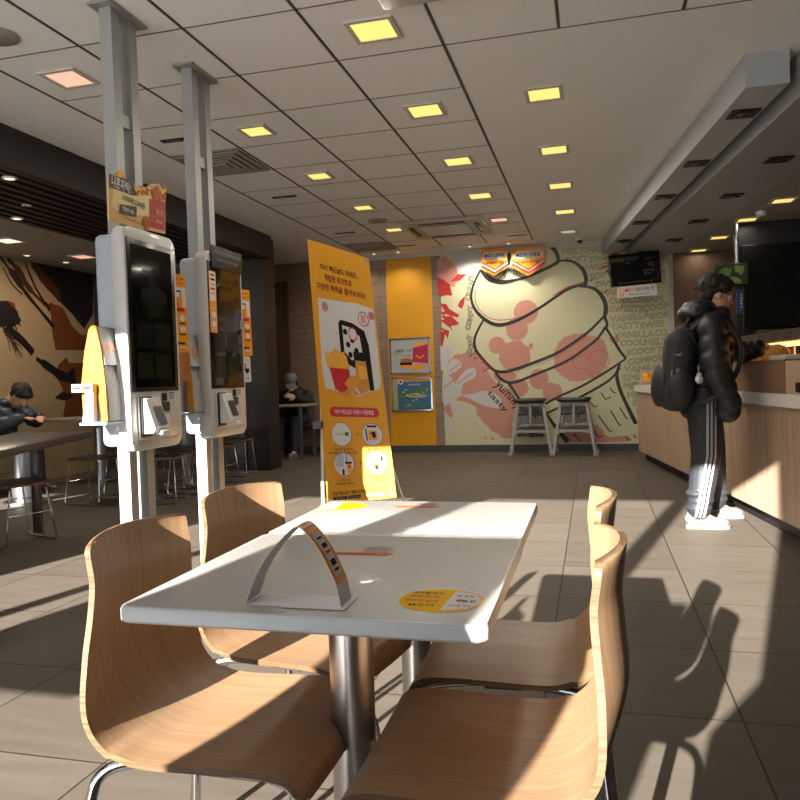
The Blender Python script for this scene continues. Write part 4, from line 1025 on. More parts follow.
def burger(p, w_, h):
    p.rect(-w_*.92, -h*.92, w_*.92, h*.92, 3, 1); p.poly([(w_*.12, -h*.35), (w_*.16, h*.45), (w_*.9, h*.62), (w_*.9, -h*.45)], 5, 2); p.poly([(w_*.2, h*.5), (w_*.3, h*.72), (w_*.8, h*.76), (w_*.88, h*.62)], 8, 2)
    p.disc(-w_*.2, -h*.32, w_*.34, h*.2, 4, 3); p.rect(-w_*.5, -h*.5, w_*.1, -h*.36, 1, 4); p.disc(-w_*.2, -h*.56, w_*.34, h*.12, 8, 3); p.disc(w_*.4, -h*.65, w_*.34, h*.2, 8, 3, 16, .25)
    p.disc(-w_*.62, h*.1, w_*.2, h*.2, 9, 2); p.poly([(-w_*.7, -h*.7), (-w_*.5, -h*.7), (-w_*.45, h*.1), (-w_*.75, h*.1)], 3, 3)
    p.text('두툼한', -w_*.5, h*.3, h*.16, 1, 3, w_*.42); p.text('치즈', -w_*.02, h*.3, h*.14, 1, 3, w_*.26); p.text('BURGER', -w_*.1, h*.02, h*.12, 4, 3, w_*.34); p.stroke([(w_*.3, -h*.0), (w_*.5, -h*.14), (w_*.7, h*.02)], .02, 8, 4)
def mapp(p, w_, h):
    p.rect(-w_*.92, -h*.92, w_*.92, h*.92, 9, 1); p.rect(-w_*.92, h*.78, w_*.92, h*.92, 8, 2); p.rect(-w_*.7, -h*.92, w_*.92, h*.74, 6, 2)
    p.disc(w_*.45, h*.2, w_*.42, h*.26, 7, 3, 20, .2); p.disc(-w_*.35, h*.0, w_*.36, h*.28, 7, 3, 20, .2, 0, 3); p.disc(w_*.2, -h*.1, w_*.5, h*.14, 9, 4, 20, .2); p.disc(w_*.1, -h*.6, w_*.7, h*.12, 7, 3, 20, .2, 0, 5); p.disc(-w_*.55, h*.74, w_*.13, h*.16, 0, 4); p.disc(-w_*.55, h*.74, w_*.07, h*.09, 2, 5)
    p.text('지구를 위한 여행', w_*.1, h*.56, h*.1, 0, 5, w_*.6)
    for i in range(14): rr_ = random.Random(i); p.disc(w_*rr_.uniform(-.6, .8), h*rr_.uniform(-.8, .3), .012, .01, rr_.choice([0, 0, 1, 9]), 6, 7)
    p.text('즐거운 체험', 0, -h*.25, h*.09, 1, 6, w_*.4)
poster(390.5, 337, 429.5, 374.5, 'upper framed poster with burger and red box on the yellow panel', burger, None)
poster(392.5, 376.5, 432, 411.5, 'lower framed poster with blue and green map on the yellow panel', mapp, None)

# hanging order screen with the sign under it
t = thing('hanging_screen', 'black order screen hanging on a pole before the mural', 'screen', (.55, 10.0, 2.39), .10)
t.rotation_euler = (0, -.06, .10)
G().rbox((-.315, -.0, -.205), (.315, .05, .205), .006).build('panel', m_bez, t)
p = Print(basis((0, -.0006, 0), (1, 0, 0), (0, 0, 1)), .0006)
p.rect(-.30, -.19, .30, .19, 0, 1); p.rect(-.295, .11, -.13, .16, 1, 2); p.rect(-.13, .11, .06, .16, 2, 2)
p.text('주문번호', -.08, .085, .02, 3, 2, .06); p.text('픽업대기', .2, .12, .02, 3, 2, .14); p.text('42', .2, .045, .06, 1, 2, .08)
for k_ in range(5): p.text(str(61+k_*3), .12+.05*(k_ % 3), -.03-.045*(k_//3), .03, 3, 2, .035)
p.text('MOBILE ORDER PICK UP', 0, -.165, .018, 3, 2, .42)
p.build('screen_face', [mat('order_screen_black', srgb(10,10,12), .15), mat('scr_olive', srgb(74,76,26), .3), mat('scr_blue', srgb(40,38,62), .3), mat('scr_text', srgb(96,96,92), .3)], t, fix=False)
G().box((.075, .05, -.1), (.125, .085, .30)).box((.082, .058, .1), (.118, .092, CZ-2.395)).build('ceiling_pole', m_dk, t)
t = thing('pickup_sign', 'white strip sign with red and black writing below the hanging screen', 'sign', (.568, 9.99, 2.106), .10)
t.rotation_euler = (0, -.05, .10)
G().box((-.248, 0, -.072), (.248, .006, .072)).build('board', m_sgw, t)
p = Print(basis((0, -.0006, 0), (1, 0, 0), (0, 0, 1)), .0008); p.rrect(-.215, -.055, -.165, .05, .008, 3, 1); p.rrect(-.205, -.02, -.175, .04, .004, 0, 2)
p.text('M오더', -.08, .022, .055, 2, 1, .13); p.text('받으시는 곳', .105, .022, .055, 1, 1, .21); p.text('Mobile order pick up zone', .03, -.04, .024, 1, 1, .26)
p.build('print', [m_sgw, m_sk, m_sr, m_or], t, fix=False)
G().box((-.2, .004, .06), (-.18, .02, .1)).box((.18, .004, .06), (.2, .02, .1)).build('bracket', m_dk, t)

# left dining wall mural
lm = Print(basis((-6.4, 0, 0), (0, 1, 0), (0, 0, 1)), .0012)
def lw(px, py): q = at(0, -6.398, px, py); return (q.y, q.z)
def d1(*pts): return [lw(x/6.667, 230+y/6.667) for x, y in pts]
def d2(*pts): return [lw(x/6.667, 360+y/6.667) for x, y in pts]
lm.poly([(6.2, .9), (8.54, .9), (8.54, LZ-.01), (6.2, LZ-.01)], 3, 1)
lm.poly(d1((200, 215), (275, 222), (620, 262), (620, 560), (560, 660), (480, 560), (400, 480), (300, 380), (250, 290)), 0, 2)
lm.poly(d1((330, 480), (420, 520), (480, 640), (540, 700), (620, 700), (620, 800), (370, 800), (350, 700)), 1, 3)
lm.poly(d2((370, 100), (450, 20), (620, 20), (620, 380), (420, 380), (440, 260), (365, 250), (420, 200)), 1, 3)
for st, wd, mi in ((((0, 180), (90, 300), (180, 430), (270, 540), (360, 650)), [.03, .09, .05, .04, .05], 0), (((50, 190), (120, 270), (180, 370), (260, 460), (340, 520)), [.05, .1, .08, .04, .06], 2), (((165, 215), (200, 300), (240, 390), (330, 540)), [.02, .03, .03, .03], 0), (((220, 220), (290, 320), (360, 400), (400, 470)), [.12, .14, .13, .08], 2), (((20, 250), (80, 360), (150, 430)), [.02, .02, .02], 2)):
    q = spline(d1(*st), 6); n = len(q); lm.stroke(q, [wd[min(len(wd)-1, int(i*len(wd)/n))] for i in range(n)], mi, 4)
rn = random.Random(3)
for i in range(26):
    a = d1((rn.uniform(-40, 60), rn.uniform(470, 560)))[0]; b = d1((rn.uniform(40, 150), rn.uniform(560, 680)))[0]; lm.stroke([a, ((a[0]+b[0])/2+.03, (a[1]+b[1])/2+.04), b], [.02, .05, .015], rn.choice([0, 1, 1, 2]), 3)
for i in range(14):
    a = d1((rn.uniform(0, 60), rn.uniform(620, 700)))[0]; b = d1((rn.uniform(60, 160), rn.uniform(740, 860)))[0]; lm.stroke([a, b], [.02, .008], rn.choice([0, 2]), 3)
lm.poly(d1((-60, 480), (40, 470), (110, 540), (130, 620), (80, 650), (40, 640), (-60, 660)), 0, 4)
lm.stroke(spline(d1((40, 650), (130, 720), (220, 820)), 5), .09, 0, 4); lm.stroke(spline(d2((240, -10), (330, 50), (420, 110), (500, 110)), 5), [.05, .1, .12, .2], 0, 5)
lm.poly(d2((365, 255), (420, 215), (500, 240), (430, 270)), 0, 5); lm.poly(d2((380, 40), (440, -20), (480, 60), (430, 120)), 1, 4)
o = lm.build('wall_mural', [mat('stroke_black', srgb(20,13,11), .5), mat('stroke_brown', srgb(104,58,26), .5, var=.3, scale=4), mat('stroke_dark_brown', srgb(66,36,20), .5, var=.3, scale=6), mat('left_cream', srgb(160,140,108), .6)], fix=False)
tag(o, 'brown and black brush-stroke mural on the left dining wall', 'mural')
# ================================================================== COUNTER AND KITCHEN
m_cnt = wood('counter_veneer', srgb(152,126,104), srgb(186,160,136), vec=(26, 26, 1.1), rough=.45, bump=.02)
m_cnt2 = wood('counter_box_veneer', srgb(112,82,62), srgb(144,110,84), vec=(5, 1.5, 40), rough=.45, bump=.02)
m_slab = mat('counter_white_stone', srgb(214,210,204), .3, var=.04, scale=50)
CS = -.140
def cx_(y): return 1.179+CS*(y-4.875)
CL = sqrt(1+CS*CS)
def cpt(y, t, z): return (cx_(y)+t/CL, y-CS*t/CL*-1*0+(-CS)*-1*0, z)
def cprism(g, y0, y1, t0, t1, z0, z1, mi=0):
    return g.prism([(cx_(y0)+t0, y0), (cx_(y0)+t1, y0), (cx_(y1)+t1, y1), (cx_(y1)+t0, y1)], z0, z1, mi=mi)
O5 = (cx_(7), 7, 0)
t = thing('service_counter', 'long wood-veneer service counter with white top and dark plinth', 'counter', O5)
g = G()
ys = [3.9, 5.05, 6.35, 7.65, 8.7, 9.56]
for a, b in zip(ys, ys[1:]): cprism(g, a+.002, b-.002, 0, .7, .105, .832)
g.build('body', m_cnt, t, off=O5)
cprism(G(), 3.9, 9.5, .07, .66, 0, .105).build('plinth', m_black, t, off=O5)
cprism(G(), 3.85, 9.60, -.03, .74, .832, .912).build('worktop', m_slab, t, off=O5)
# wooden display box on the worktop
def box_on(name, label, cat, y0, y1, t0, t1, z0, z1, m, group=None):
    c = (cx_((y0+y1)/2)+(t0+t1)/2, (y0+y1)/2, z0)
    o = thing(name, label, cat, c, 0, group); return o, c
o, c = box_on('display_box', 'long brown wooden riser box on the counter in front of the lit food', 'riser box', 5.06, 6.5, 0, .3, .912, 1.115, m_cnt2)
g = G(); cprism(g, 5.06, 6.5, .0, .018, .912, 1.115); cprism(g, 5.06, 6.5, .282, .3, .912, 1.115); cprism(g, 5.06, 5.08, .018, .282, .912, 1.115); cprism(g, 6.48, 6.5, .018, .282, .912, 1.115)
g.build('side_panels', m_cnt2, o, off=c); cprism(G(), 5.06, 6.5, -.004, .304, 1.115, 1.128).build('lid', m_cnt2, o, off=c)
o, c = box_on('display_box', 'pale wooden riser box at the right edge, beside the brown one', 'riser box', 4.3, 5.05, 0, .3, .912, 1.115, m_cnt)
cprism(G(), 4.3, 5.05, 0, .3, .912, 1.118).build('body', m_cnt, o, off=c); cprism(G(), 4.62, 4.9, -.003, .0, .93, .985).build('label_plate', m_black, o, off=c)
# small illustrated box at the far end
a = at(1, 9.62, 635, 385); 
t = thing('menu_stand', 'small wooden stand with food picture at the far end of the counter', 'menu stand', (cx_(9.45)+.17, 9.45, .912))
G().rbox((-.15, -.05, 0), (.2, .06, .175), .004).build('block', m_cnt, t)
p = Print(basis((0, -.0505, .09), (1, 0, 0), (0, 0, 1)), .0008); p.disc(-.08, -.02, .05, .035, 0, 1, 14, .25); p.disc(-.06, .02, .04, .03, 1, 2, 14, .2); p.disc(-.1, .03, .03, .025, 2, 2)
for i in range(3):
    for j in range(4): p.rect(.02+i*.05, -.05+j*.03, .05+i*.05, -.035+j*.03, 3, 1)
p.build('print', [m_or, m_so, m_sy, m_sbr], t, fix=False)
# heated food cabinet behind the box
m_warm = emit('heat_lamp', (1, .50, .12, 1), 1.6)
FYx = cx_(6.0)+.558
t = thing('food_warmer', 'steel heated food cabinet glowing orange behind the counter box', 'food warmer', (FYx, 6.0, .912), .139)
m_dsteel = mat('dark_steel', srgb(78,72,68), .4, .8)
g = G().box((-.22, -.95, 0), (.2, .95, .12)).box((.2, -.95, .0), (.23, .95, .36)).box((-.22, -.95, .36), (.23, .95, .44)); g.build('cabinet', m_dsteel, t)
for y in (-.94, .90): G().box((-.2, y, .12), (.2, y+.04, .36)).build('side_wall', m_dsteel, t)
G().box((-.1, -.9, .335), (.1, .9, .358)).build('heat_lamp', m_warm, t)
G().box((-.215, -.9, .12), (.2, .9, .135)).build('tray', m_steel, t); G().box((.196, -.9, .135), (.1995, .9, .335)).build('glow_back_panel', emit('heat_glow', (1, .52, .14, 1), .35), t)  # back panel is no lamp; the heat glow is put in as emission
p = Print(basis((-.2205, 0, .40), (0, -1, 0), (0, 0, 1)), .0008)
for i in range(6): p.rrect(-.8+i*.27, -.025, -.68+i*.27, .025, .01, 0, 1); p.disc(-.74+i*.27, 0, .014, mi=1, k=2)
p.build('control_buttons', [m_black, m_greyp], t, fix=False)
m_wrap = mat('food_wrap', srgb(226,190,130), .5, var=.2, scale=30); m_fry = mat('fried_food', srgb(200,128,52), .6, var=.25, scale=40, bump=.4)
for i in range(9):
    yy = 6.0-.8+i*.19
    g = G(); g.rbox((-.045, -.05, 0), (.05, .05, .055+.012*(i % 3)), .014) if i % 2 else g.sphere((0, 0, .035), (.055, .052, .036), 14)
    o = g.build('wrapped_burger' if i % 2 else 'fried_chicken', m_wrap if i % 2 else m_fry); o.location = (FYx-.06+.02*(i % 2)-.14*(yy-6.0), yy, 1.047+(.001)+(.07 if False else 0)); tag(o, ('paper-wrapped burger under the heat lamp in the steel cabinet' if i % 2 else 'golden fried piece under the heat lamp in the steel cabinet'), 'food', 'wrapped burgers in the warmer' if i % 2 else 'fried pieces in the warmer')
tx = cx_(5.3)+.16
for i in range(4):
    o = G().rbox((-.11, -.22, 0), (.11, .22, .007), .003).build('paper_tray', m_sgw); o.location = (tx, 5.35, 1.1285+i*.0078); tag(o, 'white paper tray in the flat stack on the brown riser box', 'tray', 'paper trays stacked on the riser box')
o = G().rbox((-.055, -.04, 0), (.055, .04, .05), .006).build('sauce_tub', m_black); o.location = (tx+.02, 5.15, 1.1602); tag(o, 'small black tub standing on the stack of white paper trays', 'tub')
# menu boards and screens on the dark kitchen wall
m_menu = mat('menu_board_black', srgb(10,10,10), .25)
for i, x in enumerate((1.90, 2.62, 3.34)):
    t = thing('menu_board', f'black unlit menu board over the kitchen, {ordw[i]} from the standing customer', 'menu board', (x, 8.56, 1.93), 0, 'black menu boards over the kitchen')
    G().rbox((-.355, -.05, -.45), (.355, .03, .44), .008).build('panel', m_menu, t)
    p = Print(basis((0, -.0505, 0), (1, 0, 0), (0, 0, 1)), .0006); p.rect(-.34, -.43, .34, .42, 0, 1); p.build('screen_face', mat('menu_face', srgb(13,13,12), .2), t, fix=False)
t = thing('hanging_screen', 'dim green menu screen behind the standing customer\'s head', 'screen', (1.435, 8.45, 2.065))
G().rbox((-.16, 0, -.12), (.16, .04, .115), .004).build('panel', m_menu, t)
p = Print(basis((0, -.0005, 0), (1, 0, 0), (0, 0, 1)), .0006); p.rect(-.155, -.11, .155, .108, 0, 1); p.disc(-.06, .03, .06, .05, 1, 2, 14, .2); p.disc(.07, .05, .05, .05, 2, 2, 14, .3); p.disc(.02, -.06, .06, .03, 2, 2, 14, .3); p.rect(-.13, -.1, .1, -.08, 1, 2)
p.build('screen_face', [emit('scr_dark_green', srgb(16,24,10), .2), emit('scr_green', srgb(56,78,22), .2), emit('scr_olive_green', srgb(74,84,40), .2)], t, fix=False)
G().tube([(.06, .05, .05), (.06, .05, 2.62-2.065)], .018, 10).build('ceiling_pole', m_steel, t)
t = thing('blue_panel', 'dark blue upright panel with white letters beside the customer\'s face', 'sign', (1.56, 8.52, 1.78))
G().rbox((-.075, 0, -.13), (.075, .03, .13), .004).build('board', mat('panel_blue', srgb(30,52,98), .4), t)
p = Print(basis((0, -.0005, 0), (1, 0, 0), (0, 0, 1)), .0006); p.text('MIST', -.01, 0, .05, 0, 1, .16, rot=-pi/2); p.build('print', m_sgw, t, fix=False)
G().box((-.01, .03, -.1), (.01, .08, .1)).build('bracket', m_dk, t)
t = thing('kitchen_hood', 'grey steel panel with two dim buttons below the menu boards', 'kitchen equipment', (2.6, 8.3, 1.28))
G().rbox((-.95, 0, 0), (.95, .29, .185), .01).build('panel', m_dsteel, t)
g = G(); g.box((-.3, -.004, .05), (-.05, 0, .14)).box((.1, -.004, .05), (.35, 0, .14)); g.build('button_plate', m_dk, t)
t = thing('back_counter', 'dark steel back counter under the kitchen panel', 'counter', (2.6, 8.25, 0))
G().rbox((-1.0, -.25, 0), (1.4, .3, .86), .01).build('cabinet', m_kdark, t); G().box((-1.02, -.28, .86), (1.42, .3, .9)).build('worktop', m_dsteel, t)

# ================================================================== HIGH CHAIRS
m_hc = mat('high_chair_grey', srgb(150,150,148), .45, var=.03); m_hcd = mat('high_chair_dark', srgb(52,46,44), .35); m_hb = mat('harness_black', srgb(20,19,19), .6)
def high_chair(label, x, y, rz):
    t = thing('high_chair', label, 'high chair', (x, y, 0), rz, 'grey plastic high chairs at the mural')
    for s in (-1, 1):
        for f in (-1, 1):
            top = V((s*.165, f*.10, .70)); bot = V((s*.268, f*.22, .02))
            d = (bot-top)
            g = G()
            for a, b in ((0, 1),): 
                vs = []
                for q, hw_ in ((top, .020), (bot, .017)):
                    for dx, dy in ((-1, -1), (1, -1), (1, 1), (-1, 1)): vs.append(q+V((dx*hw_, dy*hw_, 0)))
                g.add(vs, [(0, 3, 2, 1), (4, 5, 6, 7), (0, 1, 5, 4), (1, 2, 6, 5), (2, 3, 7, 6), (3, 0, 4, 7)])
            lg = g.build('leg', m_hc, t)
            G().rbox((s*.275-.035, f*.225-.03, 0), (s*.275+.035, f*.225+.03, .045), .008).build('foot', m_hc, lg)
    # tray with rim
    g = G(); P = rounded_rect(-.225, -.19, .225, .19, .08, 8)
    k = len(P)
    for sc, z in ((.86, .705), (1, .735), (1, .752), (.94, .758), (.90, .742)):
        for a, b in P: g.v.append(V((a*sc, b*sc, z+.03*(1 if b < 0 else -1)*abs(b)/.19*0)))
    for i in range(4):
        for j in range(k): g.f.append((i*k+j, i*k+(j+1) % k, (i+1)*k+(j+1) % k, (i+1)*k+j)); g.m.append(0)
    g.f += [tuple(range(4*k, 5*k)), tuple(range(k-1, -1, -1))]; g.m += [0, 0]
    g.build('tray', m_hcd, t)
    G().rbox((-.15, -.115, .39), (.15, .12, .415), .01).build('seat', m_hc, t)
    G().rbox((-.16, .10, .40), (.16, .125, .70), .01).build('backrest', m_hc, t)
    for f in (-1, 1):
        zt, zb = .335, .285; pts = [(-.228, zt+.01), (.228, zt+.01), (.235, zb-.02), (.18, zb+.012), (.09, zb+.025), (-.09, zb+.025), (-.18, zb+.012), (-.235, zb-.02)]
        G().prism(pts, f*.155-.012, f*.155+.012, fn=lambda a, b, d: (a, d, b)).build('crossbar', m_hc, t)
    G().box((-.185, -.125, .655), (.185, -.10, .70)).build('top_rail', m_hc, t)
    g = G().rbox((-.018, -.13, .41), (.018, -.105, .68), .006); g.build('centre_post', m_hc, t)
    G().box((-.16, -.135, .535), (-.03, -.128, .56)).box((.02, -.135, .535), (.15, -.128, .565)).box((.05, -.137, .50), (.08, -.13, .56)).build('harness', m_hb, t)
    for s in (-1, 1): G().box((s*.165-.012, -.13, .40), (s*.165+.012, .12, .43)).build('side_rail', m_hc, t)
    return t
h1 = high_chair('grey A-frame high chair at the mural, the left one', -.83, 10.1, .05)
dup(h1, (-.255, 10.1, 0), -.04, 'grey A-frame high chair at the mural, the right one nearer the counter')
# ================================================================== LEFT DINING ZONE
m_tdark = mat('dark_table_top', srgb(70,62,56), .3); m_tgrey = mat('grey_table_top', srgb(120,116,112), .35); m_tlight = mat('pale_table_top', srgb(150,140,126), .3)
m_sblk = mat('stool_seat_black', srgb(26,23,22), .4); m_sedge = wood('stool_edge', srgb(96,58,34), srgb(132,84,52), vec=(4, 4, 60))
def slab_table(name, label, corner, dirv, length, width, z, th, m, legs):
    """top from a corner: length along dirv, width to its left"""
    d = V((dirv[0], dirv[1], 0)).normalized(); n = V((-d.y, d.x, 0)); c = V((corner[0], corner[1], 0))
    ctr = c+d*length/2+n*width/2
    t = thing(name, label, 'table', (ctr.x, ctr.y, 0), math.atan2(d.y, d.x))
    G().rbox((-length/2, -width/2, z-th), (length/2, width/2, z), .006).build('tabletop', m, t)
    for u in legs if name != 'long_table' else ():
        G().lathe([(.075, .012), (.075, z-th)], 24, c=(u, 0, 0)).build('column', m_steel2, t)
        G().lathe([(.19, 0), (.19, .01), (.09, .014)], 28, c=(u, 0, 0)).build('base', m_steel2, t)
    if name == 'long_table':
        for u in legs: G().rbox((u-.025, -.03, 0), (u+.025, .03, z-th), .006).build('leg', m_tdark, t)
    return t
m_steel2 = mat('dull_steel', srgb(150,152,156), .35, .9)
slab_table('long_table', 'long dark dining table at the left edge, before the seated customer', (-3.35, 3.55), (-.335, .942), 1.75, .66, .74, .05, m_tdark, (-.5, .5))
slab_table('dining_table', 'grey table end showing left of the nearer kiosk', (-4.62, 6.05), (1, 0), .85, .55, .775, .07, m_tgrey, (0,))
slab_table('dining_table', 'pale table the dark-jacketed customer leans on', (-5.95, 6.95), (1, 0), 1.15, .5, .76, .03, m_tlight, (0,))
t = thing('planter_column', 'thick grey metal cylinder under the left dining tables', 'pedestal', (-5.35, 6.0, 0))
G().lathe([(.11, .06), (.12, .1), (.12, .66), (.11, .68)], 28).build('cylinder', m_steel2, t); G().lathe([(.2, 0), (.2, .02), (.1, .06)], 28).build('base', m_steel, t)

def stool(label, x, y, rz, w=.37, d=.36, h=.43):
    t = thing('wire_stool', label, 'stool', (x, y, 0), rz, 'black stools on chrome wire sled legs')
    P = rounded_rect(-w/2, -d/2, w/2, d/2, .06)
    g = G(); g.prism(P, h-.016, h-.003, mi=1); g.build('seat_board', [m_sblk, m_sedge], t)
    G().prism([(a*.97, b*.97) for a, b in P], h-.003, h+.008).build('seat_pad', m_sblk, t)
    for s in (-1, 1):
        y0 = s*(d/2-.05); y1 = s*(d/2+.0)
        pts = [(-w*.36, y0, h-.02), (-w*.43, y0, h-.035), (-w*.5, y1, .04), (-w*.48, y1, .012), (-w*.42, y1, .007), (w*.42, y1, .007), (w*.48, y1, .012), (w*.5, y1, .04), (w*.43, y0, h-.035), (w*.36, y0, h-.02)]
        G().tube(pts, .0065, 8, closed=True).build('sled_leg', m_chrome, t)
    G().tube([(-w*.465, -d/2+.02, h*.5), (-w*.465, d/2-.02, h*.5)], .005, 6).build('stretcher', m_chrome, t)
    G().tube([(w*.465, -d/2+.02, h*.5), (w*.465, d/2-.02, h*.5)], .005, 6).build('stretcher', m_chrome, t)
    return t
s0 = stool('black wire-legged stool standing clear in the dark floor left of the nearer kiosk', -4.62, 6.06, 0)
dup(s0, (-4.62, 6.62, 0), .1, 'black wire-legged stool partly behind the nearer kiosk housing')
dup(s0, (-4.02, 4.42, 0), -.35, 'black wire-legged stool at the left edge beside the long dark table')
dup(s0, (-3.93, 6.12, 0), .25, 'wire-legged stool seen between the kiosk posts, nearest of that row')
dup(s0, (-3.95, 6.70, 0), .1, 'wire-legged stool seen between the kiosk posts, second of that row')
dup(s0, (-3.97, 7.22, 0), -.1, 'wire-legged stool seen between the kiosk posts, third of that row')
dup(s0, (-4.30, 6.98, 0), .3, 'wire-legged stool half hidden by the farther kiosk post, back of the row')
dup(s0, (-4.12, 7.98, 0), .15, 'wire-legged stool against the grey partition, right of the farther kiosk')
slab_table('dining_table', 'dark table above the row of wire stools between the kiosks', (-4.72, 7.0), (1, 0), .7, .6, .74, .03, m_tdark, (0,))

# rear corner table seen past the partition
t = thing('dining_table', 'pale-edged table of the capped customer in the rear corner', 'table', (-4.25, 9.85, 0))
G().rbox((-.48, -.3, .735), (.36, .3, .765), .004).build('tabletop', m_tlight, t)
for x in (-.4, .30): G().box((x-.02, -.27, 0), (x+.02, -.23, .735)).build('leg', m_steel2, t); G().box((x-.02, .23, 0), (x+.02, .27, .735)).build('leg', m_steel2, t)
m_brnb = mat('bench_brown', srgb(70,44,30), .5)
t = thing('rear_bench', 'dark bench under the capped customer in the rear corner', 'bench', (-4.1, 10.28, 0)); G().rbox((-.6, -.15, .38), (.7, .17, .45), .02).build('seat', m_brnb, t); G().box((-.55, -.1, 0), (-.45, .12, .38)).box((.55, -.1, 0), (.65, .12, .38)).build('supports', m_dk, t)
# ================================================================== PEOPLE
m_skin = mat('skin', srgb(214,166,136), .5, var=.03, spec=.35); m_hair = mat('black_hair', srgb(16,14,13), .7, var=.3, scale=40, bump=.5)
m_jk = mat('black_puffer', srgb(25,25,27), .5, var=.15, scale=14, bump=.10); m_tr = mat('black_track_pants', srgb(34,37,42), .6, var=.08); m_stripe = mat('white_stripe', srgb(172,174,178), .5)
m_shoe = mat('white_trainer', srgb(112,109,102), .5, var=.04); m_shg = mat('trainer_grey', srgb(120,116,108), .5); m_bp = mat('backpack_black', srgb(24,24,25), .6, var=.12, bump=.15)
m_navy = mat('navy_jacket', srgb(52,60,72), .45, var=.15, scale=10, bump=.2); m_cap = mat('grey_cap', srgb(120,118,122), .7, var=.12, scale=30); m_dkc = mat('dark_coat', srgb(26,24,26), .7); m_jean = mat('dark_jeans', srgb(36,42,58), .7)
m_glass = mat('spectacle_frame', srgb(20,20,20), .3); m_lip = mat('lips', srgb(176,110,96), .5)
def face_frame(fwd, up):
    f = V(fwd).normalized(); u = V(up); u = (u-u.dot(f)*f).normalized(); l = u.cross(f)
    return f, u, l
def head_shapes(c, fwd, up):
    """skull, jaw, nose, brow, ears as ellipsoids and capsules round head centre c"""
    c = V(c); f, u, l = face_frame(fwd, up)
    Rm = Matrix(((f.x, l.x, u.x, 0), (f.y, l.y, u.y, 0), (f.z, l.z, u.z, 0), (0, 0, 0, 1)))
    E = lambda a, b, z, r: ((0, 0, 0), r, Matrix.Translation(c+f*a+l*b+u*z) @ Rm)
    ells = [E(-.008, 0, .025, (.096, .077, .095)), E(.022, 0, -.045, (.072, .061, .068)), E(.052, 0, -.078, (.033, .034, .028)), E(.078, 0, -.012, (.022, .052, .03)),
            E(-.005, .077, -.012, (.020, .010, .031)), E(-.005, -.077, -.012, (.020, .010, .031))]
    caps = [(c+f*.088+u*.012, .008, c+f*.106-u*.030, .0135), (c+f*.092-u*.033+l*.008, .009, c+f*.092-u*.033-l*.008, .009), (c+f*.086-u*.062+l*.014, .006, c+f*.086-u*.062-l*.014, .006)]
    return caps, ells, (f, u, l)
def hand_caps(wr, d, pal, side, curl=.5, s=1.):
    """palm, four unequal bent fingers and a thumb leaving the side of the palm"""
    wr = V(wr); d = V(d).normalized(); n = V(pal); n = (n-n.dot(d)*d).normalized(); sd = d.cross(n)*side
    caps = []
    for k in range(4):
        o = (k-1.5)*.0195*s
        caps.append((wr+d*.012*s+sd*o*.6, .0125*s, wr+d*.082*s+sd*o, .0105*s))
        L = (.040, .046, .043, .034)[k]*s; p = wr+d*.082*s+sd*o; v = d.copy(); r = .0088*s
        for j in range(3):
            a = curl*(.45, .6, .5)[j]; ax = d.cross(n).normalized()
            v = (Matrix.Rotation(a, 3, ax) @ v); l = L*(1, .68, .52)[j]; q = p+v*l; caps.append((p, r, q, r*.9)); p = q; r *= .92
    b = wr+d*.022*s+sd*(-.026*s); v = (d*.75-sd*.65+n*.25).normalized(); p = b+v*.036*s; caps.append((b, .0125*s, p, .0105*s)); v2 = (d*.95-sd*.2+n*.3).normalized(); caps.append((p, .0098*s, p+v2*.030*s, .0085*s)); caps.append((p+v2*.03*s, .0085*s, p+v2*.03*s+(d+n*.3).normalized()*.02*s, .0075*s))
    return caps
def quilt(p0, r0, p1, r1, seg):
    """puffer tube: a string of overlapping cushions"""
    p0, p1 = V(p0), V(p1); d = (p1-p0); L = d.length; d.normalize(); q = d.to_track_quat('Z', 'Y').to_matrix().to_4x4(); out = []
    for i in range(seg):
        t = (i+.5)/seg; r = r0+(r1-r0)*t
        out.append(((0, 0, 0), (r, r, L/seg*.95), Matrix.Translation(p0.lerp(p1, t)) @ q))
    return out
def hair_cap(name, par, c, fr, m, back=.03, fringe=.0, vox=.008, vol=1.):
    f, u, l = fr; c = V(c)
    Rm = Matrix(((f.x, l.x, u.x, 0), (f.y, l.y, u.y, 0), (f.z, l.z, u.z, 0), (0, 0, 0, 1)))
    E = lambda a, b, z, r: ((0, 0, 0), r, Matrix.Translation(c+f*a+l*b+u*z) @ Rm)
    e = [E(-.026, 0, .056, (.100*vol, .088*vol, .082*vol)), E(-.062, 0, -.005, (.056, .074, .072)), E(.050, 0, .085, (.050, .070, .034)), E(.010, .078, .045, (.040, .012, .028)), E(.010, -.078, .045, (.040, .012, .028))]
    rnd = random.Random(11)
    cp = []
    for i in range(120):
        a = rnd.uniform(0, 2*pi); h = rnd.uniform(-.15, .95); rr = sqrt(max(0, 1-h*h))
        n_ = V((cos(a)*rr, sin(a)*rr, h)); b0 = V((-.026+n_.x*.094*vol, n_.y*.083*vol, .056+n_.z*.078*vol))
        if n_.x > .55 and h < .25: continue
        dv = (V((n_.x*.4+.55, n_.y*.5, -.75)).normalized() if n_.x > 0 else V((n_.x*.5, n_.y*.6, -.8)).normalized()); q0 = c+f*b0.x+l*b0.y+u*b0.z; b1 = b0+dv*rnd.uniform(.022, .036)+n_*.006; q1 = c+f*b1.x+l*b1.y+u*b1.z
        cp.append((q0, .011, q1, .0045))
    return blob(name, cp, e, m, par, vox*.8, 1)

